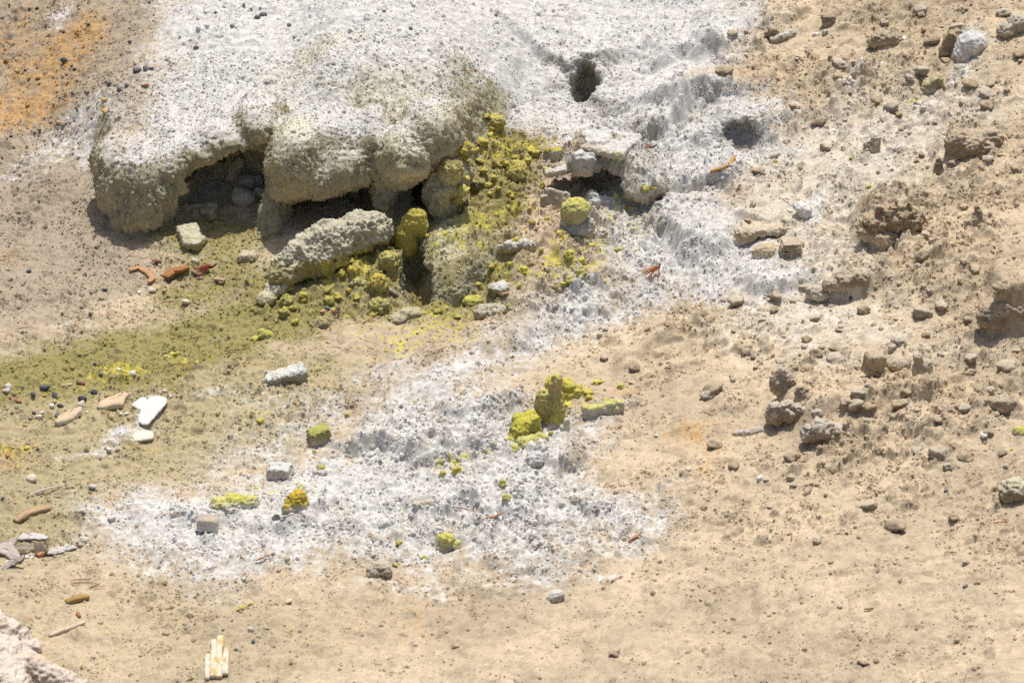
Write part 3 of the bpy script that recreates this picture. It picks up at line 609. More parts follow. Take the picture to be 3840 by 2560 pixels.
rock('sulphur_pillar', 'tall two-part yellow sulphur rock standing below the narrow black hole', 'sulphur rock', 1545, 950,
     [E_(-14, 0, 40, 46, 44, 62), E_(-22, 0, 90, 38, 38, 40), E_(18, 10, 128, 50, 46, 46), E_(26, 12, 165, 36, 36, 26), E_(50, 0, 110, 22, 26, 30)], YEL2, (.50, .44, .12), 4.5, 9, 7, 30, cut=.1, spots=(22, .35, (.36, .31, .2)))
rock('yellow_capped_knob', 'mushroom-shaped grey knob with bright yellow cap in front of the brown hollow', 'sulphur rock', 2150, 880,
     [E_(8, 0, 96, 58, 52, 44), E_(4, 0, 66, 50, 46, 40)], LIME, (.47, .44, .25), 4, 9, 5, 30, cut=.32)
rock('grey_pedestal', 'cracked grey pedestal stone carrying the yellow capped knob', 'rock', 2155, 890, [E_(20, 6, 24, 54, 48, 42), E_(-36, 10, 28, 26, 30, 46), E_(52, 14, 40, 26, 28, 34)], (.60, .58, .52), (.46, .43, .36), 4, 5, 6, 36)
rock('curled_crust', 'upturned tan crust shard standing beside the brown hollow', 'crust shard', 2085, 770, [B_(0, 0, 34, 52, 9, 40, roty(.25)@rotx(-.35), 6), B_(-40, -8, 30, 16, 12, 30, roty(-.2), 6), B_(45, 0, 14, 26, 9, 20, roty(.5), 6)], (.58, .52, .42), (.47, .40, .29), 3.5, 5, 4, 40)
rock('white_lump', 'peaked white crust lump beside the yellow capped knob', 'rock', 2225, 755, [E_(0, 0, 14, 44, 44, 34), E_(-6, 0, 36, 24, 26, 26), E_(46, 10, 6, 40, 36, 26), E_(90, 20, 4, 36, 36, 22)], WHT, (.60, .58, .52), 4, 9, 6, 40)
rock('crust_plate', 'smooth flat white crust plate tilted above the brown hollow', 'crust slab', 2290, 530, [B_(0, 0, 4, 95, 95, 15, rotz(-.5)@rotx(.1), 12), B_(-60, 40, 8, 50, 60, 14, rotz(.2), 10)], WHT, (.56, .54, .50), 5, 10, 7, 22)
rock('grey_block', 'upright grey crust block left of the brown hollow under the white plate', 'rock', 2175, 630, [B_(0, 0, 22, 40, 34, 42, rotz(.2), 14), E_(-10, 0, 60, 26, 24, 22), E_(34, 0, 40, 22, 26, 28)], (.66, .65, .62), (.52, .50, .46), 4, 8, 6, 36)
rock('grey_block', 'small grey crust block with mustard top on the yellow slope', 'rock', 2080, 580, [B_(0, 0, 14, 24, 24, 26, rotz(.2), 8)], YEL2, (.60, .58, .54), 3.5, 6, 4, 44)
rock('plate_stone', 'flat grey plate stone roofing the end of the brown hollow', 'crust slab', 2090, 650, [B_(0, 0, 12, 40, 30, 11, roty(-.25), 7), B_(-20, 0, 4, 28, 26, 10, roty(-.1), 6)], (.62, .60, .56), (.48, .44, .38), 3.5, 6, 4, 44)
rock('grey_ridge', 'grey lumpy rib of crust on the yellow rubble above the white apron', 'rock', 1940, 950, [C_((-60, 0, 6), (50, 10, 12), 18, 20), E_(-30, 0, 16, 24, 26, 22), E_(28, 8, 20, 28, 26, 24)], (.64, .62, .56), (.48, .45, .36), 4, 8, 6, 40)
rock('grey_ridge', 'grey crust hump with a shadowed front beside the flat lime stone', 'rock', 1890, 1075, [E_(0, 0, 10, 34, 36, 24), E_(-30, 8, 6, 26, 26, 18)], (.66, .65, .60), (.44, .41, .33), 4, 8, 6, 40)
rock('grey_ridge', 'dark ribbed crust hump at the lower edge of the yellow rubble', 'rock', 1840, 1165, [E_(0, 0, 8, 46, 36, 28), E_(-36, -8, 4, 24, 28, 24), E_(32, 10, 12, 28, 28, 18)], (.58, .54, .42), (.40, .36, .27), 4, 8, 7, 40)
rock('crumb_ridge', 'tan crumbly ridge end just below the dark slot', 'rock', 1530, 1185, [E_(0, 0, 10, 40, 36, 26), E_(-40, -24, 0, 36, 40, 22), E_(30, 14, 6, 26, 28, 18)], (.54, .49, .34), (.44, .39, .26), 4, 8, 6, 40)
# rubble with sulphur on the slope by the nose
for lb, px, py, r, tp, sd_ in [('mustard rock with flat top wedged under the pale crust nose', 1735, 575, (50, 40, 34), YEL2, (.42, .37, .2)), ('big brown and mustard rubble block beside the narrow black hole', 1690, 640, (46, 46, 50), (.44, .38, .16), (.40, .34, .2)),
      ('pointed olive yellow block high on the rubble slope', 1865, 465, (40, 36, 34), (.58, .50, .16), (.46, .40, .22)), ('long smooth mustard block leaning downhill on the yellow slope', 1930, 650, (36, 60, 44), (.54, .47, .14), (.44, .39, .2)),
      ('dark olive block on the rubble just under the mustard rocks', 1790, 690, (34, 34, 30), (.40, .35, .15), (.36, .31, .18)), ('brown lumpy block among yellow rubble right of the dark slot', 1870, 620, (26, 26, 26), OLV, (.40, .34, .22)), ('olive rounded block perched over the dark slot', 1455, 985, (40, 44, 42), (.47, .42, .15), (.40, .34, .20)),
      ('amber-tinted oval block on the rubble left of the dark slot', 1420, 1065, (34, 38, 40), (.55, .45, .10), (.42, .36, .18)), ('smooth olive boulder near the bottom of the yellow rubble', 1415, 1150, (44, 40, 36), (.46, .42, .17), (.37, .33, .17)), ('squat dark brown block at the foot of the yellow rubble', 1210, 1215, (44, 36, 26), (.40, .35, .18), (.31, .26, .16)), ('olive grey block in the middle of the yellow rubble', 1350, 1065, (30, 30, 24), (.47, .43, .2), (.39, .34, .2)), ('rough olive block at the upper edge of the yellow rubble', 1070, 1130, (26, 28, 36), (.48, .44, .14), (.37, .33, .15))]:
    rock('rubble_block', lb, 'rock', px, py, [E_(0, 0, r[2]*.45, *r), E_(r[0]*.4, r[1]*.3, r[2]*.7, r[0]*.55, r[1]*.6, r[2]*.5), E_(-r[0]*.4, -r[1]*.2, r[2]*.2, r[0]*.6, r[1]*.6, r[2]*.6)], tp, sd_, 4, 6, 9, 34, spots=(25, .3, YEL2), sink=r[2]*.35, dust=r[2]*.6)
rock('lime_stone', 'flat oval lime-yellow stone on olive rubble', 'sulphur rock', 1772, 1122, [E_(0, 0, 10, 40, 34, 20), E_(18, 6, 12, 24, 24, 16)], (.54, .53, .12), (.46, .43, .12), 3.5, 6, 4, 40, cut=-.1)
# lower sulphur vent
rock('sulphur_spire', 'steep brown spire with yellow crest rising from the white apron', 'sulphur rock', 2080, 1590,
     [C_((0, 10, 0), (0, 25, 130), 48, 22), E_(-42, 20, 60, 30, 34, 70), E_(-20, 40, 20, 50, 40, 50), E_(4, 22, 160, 20, 24, 34)], LIME, (.46, .37, .19), 4.5, 10, 6, 30, cut=.38, spots=(18, .3, YEL))
rock('sulphur_crest', 'bright yellow crumbly crest behind the brown spire', 'sulphur rock', 2120, 1490, [E_(-40, 20, 60, 34, 34, 26), E_(0, 20, 40, 36, 34, 28), E_(32, 10, 16, 26, 28, 24), E_(-10, 0, 10, 40, 30, 30)], YEL, (.54, .46, .12), 4, 8, 7, 38, cut=.05)
rock('sulphur_block', 'squat green-yellow block beside the brown spire, above a shaded white scarp', 'sulphur rock', 1965, 1650, [B_(10, 20, 45, 44, 44, 32, rotz(.2)@roty(-.2), 14), E_(-14, -10, 20, 40, 40, 44), E_(-44, -40, -4, 28, 30, 36)], (.58, .54, .10), (.40, .37, .14), 4.5, 9, 7, 34, cut=.2)
rock('sulphur_block', 'low olive-yellow stone leaning on the squat green-yellow block', 'sulphur rock', 1980, 1690, [E_(0, 0, 14, 42, 40, 26), E_(36, 20, 20, 36, 32, 20)], (.55, .52, .20), (.44, .41, .2), 4, 9, 6, 36, cut=.2)
rock('pale_fin', 'row of pale greenish crust fins right of the brown spire', 'rock', 2260, 1555, [B_(-30, 0, 10, 44, 16, 26, rotz(.15), 8), B_(24, 6, 14, 34, 16, 30, rotz(-.1)@roty(-.3), 8), B_(52, 16, 20, 20, 16, 28, rotz(.3), 8)], (.62, .60, .20), (.62, .60, .48), 4, 8, 5, 36, cut=.5)
rock('pale_fin', 'thin upright pale crust fin in front of the brown spire', 'rock', 2122, 1610, [C_((0, 0, 0), (4, 6, 46), 16, 10), C_((-12, -6, -10), (-10, -4, 20), 14, 10)], (.66, .64, .50), (.62, .58, .48), 3.5, 6, 4, 45)
rock('white_lump', 'knobbly white crust boulder at the downhill end of the white ridge', 'rock', 2010, 1745, [E_(0, 0, 20, 40, 38, 34), E_(44, 20, 22, 28, 30, 30), E_(-36, 6, 4, 26, 26, 22)], WHT, (.56, .54, .48), 4, 8, 7, 38)
# loose rocks on the apron and the khaki flat
rock('moss_green_stone', 'blocky moss-green stone at the end of the white terrace', 'stone', 1198, 1655, [B_(0, 0, 22, 38, 30, 26, rotz(.35)@roty(-.22), 9)], (.46, .45, .14), (.34, .31, .14), 3.5, 5, 4, 40)
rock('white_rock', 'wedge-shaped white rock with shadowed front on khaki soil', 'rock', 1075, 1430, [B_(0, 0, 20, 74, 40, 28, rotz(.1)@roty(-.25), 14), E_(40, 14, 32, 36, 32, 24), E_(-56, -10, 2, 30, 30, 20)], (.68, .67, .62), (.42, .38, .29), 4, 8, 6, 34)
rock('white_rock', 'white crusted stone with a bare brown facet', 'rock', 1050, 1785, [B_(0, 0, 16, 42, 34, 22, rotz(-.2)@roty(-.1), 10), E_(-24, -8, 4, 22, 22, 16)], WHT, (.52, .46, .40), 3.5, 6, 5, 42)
rock('flat_topped_stone', 'pale cylindrical stone with flat brown top near the black ball', 'stone', 780, 1985, [B_(0, 0, 20, 35, 30, 22, roty(.08)@rotx(-.15), 8)], (.50, .43, .34), (.60, .57, .53), 3.5, 4, 2.5, 45, cut=.6)
rock('black_ball', 'glossy black round pebble beside the amber sulphur knob', 'pebble', 1036, 1942, [E_(0, 0, 10, 16, 16, 15)], (.02, .025, .035), (.015, .018, .025), 2.2, 3, 1, 60, M_CINDER)
rock('sulphur_heap', 'low broad heap of lime-yellow crumbs on grey gravel', 'sulphur heap', 885, 1890, [E_(-50, -6, 4, 40, 34, 16), E_(0, 4, 8, 46, 36, 20), E_(44, 8, 6, 34, 30, 18), E_(-20, -30, 2, 24, 22, 12)], (.64, .61, .14), (.52, .49, .14), 3.5, 8, 8, 45, cut=0)
rock('amber_knob', 'amber and yellow sulphur knob on a ribbed grey base', 'sulphur rock', 1112, 1890, [E_(0, 0, 14, 38, 34, 34), E_(6, 6, 34, 28, 26, 22), E_(-24, -20, 0, 24, 26, 24)], (.62, .46, .06), (.46, .42, .16), 3.5, 6, 6, 40, cut=.15, spots=(20, .2, LIME))
rock('tan_nub', 'small rounded tan knob on the white crumb field', 'rock', 1590, 1895, [E_(-20, 0, 6, 20, 20, 14), E_(20, 0, 8, 22, 20, 16)], (.60, .54, .42), (.5, .44, .33), 3, 5, 4, 45)
rock('lime_topped_knob', 'grey stalk with lime-yellow crown in the white crumb field', 'sulphur rock', 1672, 2050, [E_(0, 4, 32, 28, 26, 22), E_(-6, 0, 4, 26, 26, 26), E_(30, 10, 8, 26, 26, 20)], (.64, .62, .16), (.54, .49, .38), 3.5, 6, 6, 45, cut=.2)
rock('brown_clod_pile', 'rough brown clod at the lower rim of the white apron', 'clod', 1425, 2155, [E_(-18, 0, 10, 28, 26, 18), E_(16, 4, 12, 26, 24, 20), E_(0, 10, 22, 22, 20, 14)], (.50, .44, .36), (.36, .30, .23), 3.5, 5, 7, 45)
rock('bare_stone', 'clean pale grey oblong stone on the tan foreground soil', 'stone', 2085, 2245, [E_(0, 0, 12, 30, 22, 20, rotz(.4)@roty(-.3))], (.66, .64, .60), (.48, .45, .40), 3, 4, 2, 40)
rock('crumb_nuggets', 'cluster of cream nuggets beside the slate slabs', 'stone', 310, 2030, [E_(-22, -6, 8, 16, 14, 11), E_(4, 0, 12, 18, 15, 13), E_(-2, -16, 6, 12, 10, 9), E_(22, 8, 8, 12, 12, 9)], (.74, .68, .54), (.62, .55, .42), 2.6, 2, 3, 55)
# right-hand slope
rock('overhanging_rock', 'large crumbly brown rock jutting from the slope, casting shade beneath', 'rock', 3620, 585, [E_(30, 30, 40, 90, 80, 56), E_(-30, 10, 50, 50, 50, 60), E_(90, 60, 60, 70, 60, 40), E_(-60, -10, 0, 26, 30, 50)], (.54, .44, .32), (.35, .27, .18), 5, 12, 10, 22)
rock('dark_stub', 'dark forked stub of rock at the foot of the jutting brown rock', 'rock', 3535, 650, [C_((-14, 0, 0), (-20, 0, 54), 24, 12), C_((26, 6, 0), (34, 6, 34), 22, 14)], (.42, .35, .27), (.27, .21, .15), 4, 5, 6, 36)
rock('rugged_outcrop', 'wide rugged dark brown outcrop with ragged teeth', 'rock outcrop', 3330, 905, [E_(-60, 0, 30, 60, 50, 50), E_(20, 20, 60, 80, 60, 50), E_(90, 30, 50, 50, 46, 46), E_(-20, -30, 0, 60, 40, 30), C_((-30, 0, 60), (-36, 0, 110), 18, 10), C_((20, 10, 90), (24, 12, 136), 18, 10), C_((70, 16, 70), (72, 20, 118), 18, 10)], (.52, .41, .28), (.32, .25, .16), 5, 12, 13, 26)
rock('stone_spike', 'pointed brown spike of rock standing alone on the slope', 'rock', 3665, 850, [C_((0, 0, 0), (-4, 4, 66), 32, 8), E_(-20, 0, 0, 30, 28, 22)], (.50, .41, .30), (.34, .27, .19), 4, 6, 6, 36)
rock('split_rock', 'smooth tan rock split by a crack, resting in a hollow of the slope', 'rock', 3275, 1415, [B_(0, 0, 44, 34, 30, 40, rotz(.3)@roty(.15), 12), E_(20, -10, 10, 22, 22, 20)], (.56, .46, .32), (.44, .35, .23), 4, 3, 4, 34, carve=[('b', (-6, -30, 30), (50, 14, 2), roty(.5), 1)])
rock('lying_stone', 'rounded brown stone lying between the split rock and the pale pillar', 'rock', 3365, 1385, [E_(0, 0, 14, 44, 32, 26), E_(30, 10, 22, 22, 22, 18)], (.56, .47, .35), (.38, .30, .21), 4, 5, 4, 36)
rock('pale_pillar', 'short pale pillar of rock beside the lying brown stone', 'rock', 3445, 1425, [C_((0, 0, 0), (-8, 6, 90), 24, 16), E_(24, 10, 40, 24, 26, 36)], (.62, .55, .43), (.48, .40, .29), 4, 6, 4, 36)
rock('cracked_block', 'tall cracked brown block, upper one of a pair', 'rock', 2935, 1478, [E_(-20, 0, 40, 28, 28, 46), E_(14, 4, 36, 30, 28, 42), E_(-4, 0, 80, 18, 20, 22)], (.56, .48, .38), (.40, .32, .23), 4, 4, 7, 34)
rock('cracked_block', 'wide cracked grey-brown block sitting directly below the tall cracked block', 'rock', 2940, 1580, [E_(-34, 0, 36, 30, 32, 46), E_(10, 0, 44, 36, 34, 40), E_(54, 10, 30, 30, 30, 36)], (.60, .54, .45), (.42, .34, .24), 4, 4, 8, 30)
rock('small_brown_rock', 'narrow brown rock next to the tall cracked block', 'rock', 3005, 1490, [C_((0, 0, 0), (-6, 4, 36), 24, 13), E_(20, 0, 4, 18, 18, 18)], (.46, .38, .28), (.33, .26, .18), 4, 5, 5, 36)
rock('flat_grey_stone', 'long flat grey stone pointing at the cracked blocks', 'stone', 2825, 1615, [C_((-65, -10, 4), (70, 14, 8), 13, 15)], (.54, .50, .45), (.42, .37, .31), 3.5, 4, 4, 36)
rock('pitted_boulder', 'grey pitted boulder on the crumbly slope below the cracked blocks', 'rock', 3080, 1640, [E_(0, 0, 24, 50, 44, 40), E_(-44, 0, 14, 30, 30, 34), E_(50, 10, 16, 36, 34, 30)], (.58, .53, .45), (.42, .35, .26), 4.5, 6, 9, 28)
rock('layered_stone', 'brown stone made of thin stacked layers', 'stone', 2965, 955, [B_(0, 0, z, 44-abs(z-30)*.35, 34, 4, rotz(.1*math.sin(z)), 2) for z in (4, 15, 26, 37, 48, 59)]+[E_(0, 4, 30, 34, 26, 34)], (.58, .47, .35), (.46, .36, .26), 3, 1.5, 3, 40)
rock('ochre_rock', 'ochre undercut rock at the tip of a tan slab', 'rock', 2795, 900, [E_(0, 0, 26, 46, 40, 34), E_(-26, -10, 8, 24, 26, 22)], (.64, .56, .42), (.50, .38, .18), 4, 6, 5, 36)
rock('tan_slab', 'broad tan slab with overhanging lower edge', 'rock', 2860, 860, [B_(0, 0, 14, 80, 60, 16, rotz(.15)@roty(-.05), 10), B_(70, 20, 10, 50, 40, 12, rotz(-.1), 8)], (.66, .57, .43), (.46, .37, .25), 5, 8, 7, 28)
rock('ochre_rock', 'rounded ochre rock below the tan slab', 'rock', 2870, 950, [E_(0, 0, 12, 56, 40, 30, rotz(.3)), E_(40, 10, 10, 30, 30, 24)], (.60, .50, .34), (.50, .39, .22), 4, 8, 5, 36)
rock('cavity_rock', 'dark brown rock with a shaded cavity, beside a grey-tan cobble', 'rock', 3170, 1090, [E_(0, 20, 30, 60, 40, 34), E_(50, 20, 40, 40, 36, 34), E_(-50, 10, 20, 34, 34, 26)], (.54, .45, .34), (.36, .28, .2), 4.5, 8, 8, 30)
rock('grey_cobble', 'knobbly grey-tan cobble leaning on the dark cavity rock', 'rock', 3070, 1110, [E_(0, 0, 14, 40, 36, 30), E_(-20, 4, 26, 24, 24, 18)], (.60, .54, .44), (.48, .41, .31), 4, 7, 6, 36)
rock('white_nodule', 'round white chalky nodule on the cream slope', 'rock', 3018, 810, [E_(0, 0, 18, 28, 26, 26), E_(-16, 14, 34, 30, 30, 16)], (.76, .75, .73), (.66, .65, .63), 3.5, 6, 4, 40)
rock('white_boulder', 'smooth white boulder stained yellow, high on the slope', 'boulder', 3630, 210, [E_(0, 20, 36, 56, 50, 56, rotz(.3)), E_(-30, 0, 0, 40, 40, 40), E_(44, 40, 40, 36, 36, 36)], (.70, .69, .68), (.72, .70, .64), 4.5, 12, 5, 24, spots=(14, .3, (.64, .58, .32)))
rock('brown_fin', 'brown eroded fin leaning against the white boulder', 'rock', 3565, 205, [B_(0, 10, 40, 30, 26, 44, roty(.3), 10), E_(-22, 0, 0, 24, 24, 26), E_(26, 20, 74, 28, 26, 18)], (.48, .38, .25), (.38, .30, .19), 4, 6, 7, 34)
rock('yellow_stained_rock', 'grey rock with a yellow-stained face up the slope from the white boulder', 'rock', 3775, 130, [E_(0, 0, 26, 40, 36, 36), E_(46, 20, 50, 42, 40, 40), E_(20, 16, 40, 24, 26, 34)], (.56, .51, .42), (.42, .36, .26), 4, 6, 6, 34, spots=(16, .25, (.55, .50, .2)))
rock('long_clod', 'long dark-edged stone at the edge of the white crust', 'rock', 2935, 150, [C_((-40, -14, 4), (44, 20, 14), 16, 20)], (.62, .57, .50), (.40, .34, .26), 4, 5, 5, 38)
rock('square_clod', 'upright dark brown clod on the upper slope', 'clod', 3105, 95, [B_(0, 0, 24, 24, 20, 28, rotz(.3), 8), E_(16, 4, 40, 14, 14, 12)], (.46, .38, .28), (.32, .26, .18), 4, 6, 6, 40)
rock('ragged_clod', 'ragged dark brown row of clods on the upper slope', 'clod', 3320, 170, [E_(-50, -10, 12, 26, 24, 26), E_(-10, 0, 16, 34, 28, 28), E_(40, 4, 12, 30, 26, 24)], (.48, .40, .30), (.33, .26, .18), 4, 6, 8, 36)
rock('olive_fin', 'olive brown fin of rock below the white boulder', 'rock', 3500, 335, [B_(0, 0, 20, 40, 24, 28, roty(-.4), 8), E_(-30, -10, 4, 22, 22, 22)], (.50, .44, .26), (.38, .32, .19), 4, 6, 6, 36)
rock('edge_cliff', 'brown overhanging crust rock with smooth hollow face at the slope edge', 'rock', 3790, 1245, [E_(0, 60, 60, 110, 60, 40), E_(-70, 40, 30, 50, 50, 40), E_(80, 60, 50, 70, 60, 46)], (.50, .41, .30), (.34, .27, .19), 5, 10, 8, 24)
rock('furrowed_rock', 'furrowed dark rock with cream top on the lower slope', 'rock', 3800, 1865, [E_(0, 0, 34, 50, 44, 40), E_(-24, -10, 20, 26, 28, 34), E_(24, -10, 20, 26, 28, 34)], (.62, .58, .42), (.34, .29, .2), 4.5, 5, 7, 32)
rock('brown_cobble', 'brown cobble beside a patch of yellow specks on the slope', 'rock', 3755, 1545, [E_(0, 0, 20, 40, 36, 34), E_(30, 8, 24, 24, 24, 24)], (.52, .44, .33), (.38, .31, .22), 4, 6, 6, 36)
rock('tall_white_stone', 'pale knobbly stone leaning on the cream slope', 'rock', 3280, 565, [C_((-4, 0, 0), (4, 6, 50), 22, 20), E_(-24, 10, 30, 18, 18, 16)], (.66, .59, .48), (.50, .42, .31), 4, 5, 6, 38)
rock('yellow_edge_stone', 'lime-yellow stone on the brown slope edge', 'sulphur rock', 3828, 1620, [E_(0, 0, 10, 30, 26, 18)], (.58, .56, .16), (.5, .46, .2), 3.5, 4, 4, 40)

# ------------------------------------------------------------------ small repeated things: shared stone meshes
import bmesh
def ico(sub):
    bm = bmesh.new(); bmesh.ops.create_icosphere(bm, subdivisions=sub, radius=1.0); bm.verts.ensure_lookup_table()
    v = np.array([q.co for q in bm.verts]); f = np.array([[q.index for q in t.verts] for t in bm.faces]); bm.free(); return v, f
ICO2, ICO3 = ico(3), ico(4)
def variant(name, k, top, side, squash=(1, 1, .75), amp=.30, facets=0, src=ICO2, mat=None, cut=.1):
    v, f = src; r = np.random.default_rng(k+500); v = v.copy(); off = np.array([k*3.1, k*1.7, k*.9])
    for _ in range(facets):
        d = r.normal(size=3); d /= np.linalg.norm(d); h = r.uniform(.55, .85); t = v@d; v -= np.maximum(t-h, 0)[:, None]*d
    v = v*(1+amp*n3(v+off, 1.1, 71)+amp*.7*n3(v+off, 2.7, 72)+amp*.35*n3(v+off, 6, 73))[:, None]
    v = v*(1+.22*(.3-np.abs(n3(v+off, 4.5, 76)))+.10*n3(v+off, 9, 77))[:, None] if not facets else v
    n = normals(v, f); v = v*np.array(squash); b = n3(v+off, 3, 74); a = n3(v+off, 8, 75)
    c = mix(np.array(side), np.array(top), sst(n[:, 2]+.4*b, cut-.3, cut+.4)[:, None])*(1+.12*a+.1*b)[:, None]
    return mesh(name, v, f, np.clip(c, .01, .85), mat or M_CRUST)
MARKS = [(850, 700, 'the wide cave mouth'), (500, 640, 'the ribbed crust boulder'), (1250, 900, 'the long hollow rock'), (1545, 880, 'the tall yellow pillar'), (1560, 1080, 'the dark slot'), (1690, 980, 'the undercut mound'), (1530, 600, 'the overhanging crust nose'), (1865, 465, 'the pointed olive block'), (1930, 640, 'the long mustard block'), (2150, 820, 'the yellow capped knob'), (2230, 660, 'the brown hollow'), (2290, 530, 'the white crust plate'), (2190, 350, 'the round vent hole'), (2790, 530, 'the pale recess'), (2465, 1040, 'the rust needle tuft'), (1772, 1120, 'the flat lime stone'), (1210, 1200, 'the squat brown block'), (1040, 1100, 'the ribbed knob'), (660, 1025, 'the rust bark chunk'), (2080, 1500, 'the brown spire'), (1965, 1630, 'the green-yellow block'), (1200, 1630, 'the moss-green stone'), (1070, 1400, 'the white wedge rock'), (1045, 1770, 'the white stone with brown facet'), (780, 1965, 'the flat-topped stone'), (885, 1880, 'the lime-yellow heap'), (1112, 1870, 'the amber knob'), (1672, 2040, 'the lime-crowned stalk'), (1425, 2150, 'the brown clod pile'), (2085, 2240, 'the clean oblong stone'), (427, 1515, 'the orange-tan slab'), (557, 1550, 'the notched white sheet'), (120, 2060, 'the slate slabs'), (120, 1930, 'the weathered plank'), (290, 2246, 'the rotten stick'), (810, 2470, 'the bleached splinters'), (60, 2480, 'the white root'), (3640, 520, 'the jutting brown rock'), (3330, 830, 'the rugged outcrop'), (3665, 820, 'the stone spike'), (3275, 1380, 'the split rock'), (3440, 1390, 'the pale pillar'), (2935, 1440, 'the tall cracked block'), (2940, 1550, 'the wide cracked block'), (2825, 1610, 'the flat grey stone'), (3080, 1620, 'the pitted boulder'), (2965, 920, 'the layered stone'), (2860, 860, 'the tan slab'), (3170, 1070, 'the cavity rock'), (3018, 800, 'the white nodule'), (3630, 170, 'the white boulder'), (3775, 90, 'the yellow-stained rock'), (2935, 140, 'the long dark-edged stone'), (3105, 70, 'the upright dark clod'), (3320, 150, 'the ragged clod row'), (3500, 320, 'the olive fin'), (3790, 1200, 'the overhanging edge rock'), (3800, 1820, 'the furrowed rock'), (3755, 1530, 'the brown cobble'), (3280, 540, 'the leaning pale stone'), (542, 315, 'the reddish bark flake'), (60, 395, 'the orange-stained soil patch'), (330, 110, 'the orange-stained bank'), (2380, 2022, 'the brown sliver on the apron rim')]
def near(px, py, adj, noun):
    d = [((a-px)**2+(b-py)**2*1.6, m) for a, b, m in MARKS]; dd, m = min(d)
    return '%s %s %s %s' % (adj, noun, 'close beside' if dd < 130**2 else 'on the ground out from', m)
def put(name, me, px, py, size, label, cat, group, sink=.3, r=rng):
    label = near(px, py, ('large' if size > 24 else 'small' if size > 12 else 'tiny')+' '+label, '').replace('  ', ' ')
    p = S(px, py); s = size*MM; o = link(name, me, (p[0], p[1], p[2]+s*(.7-2*.7*sink)), label, cat, group)
    o.scale = (s*r.uniform(.75, 1.25), s*r.uniform(.75, 1.25), s*r.uniform(.65, 1.15)); o.rotation_euler = (r.uniform(-.3, .3), r.uniform(-.3, .3), r.uniform(0, 6.28)); return o
NOD = [variant('sulphur_nodule', k, c1, c2, (1, .9, .75), .48) for k, (c1, c2) in enumerate([(YEL, (.5, .45, .1)), (LIME, (.46, .44, .14)), (YEL2, (.44, .37, .12)), (YEL2, (.48, .4, .1)), ((.52, .47, .12), OLV), ((.50, .44, .13), (.38, .33, .16))])]
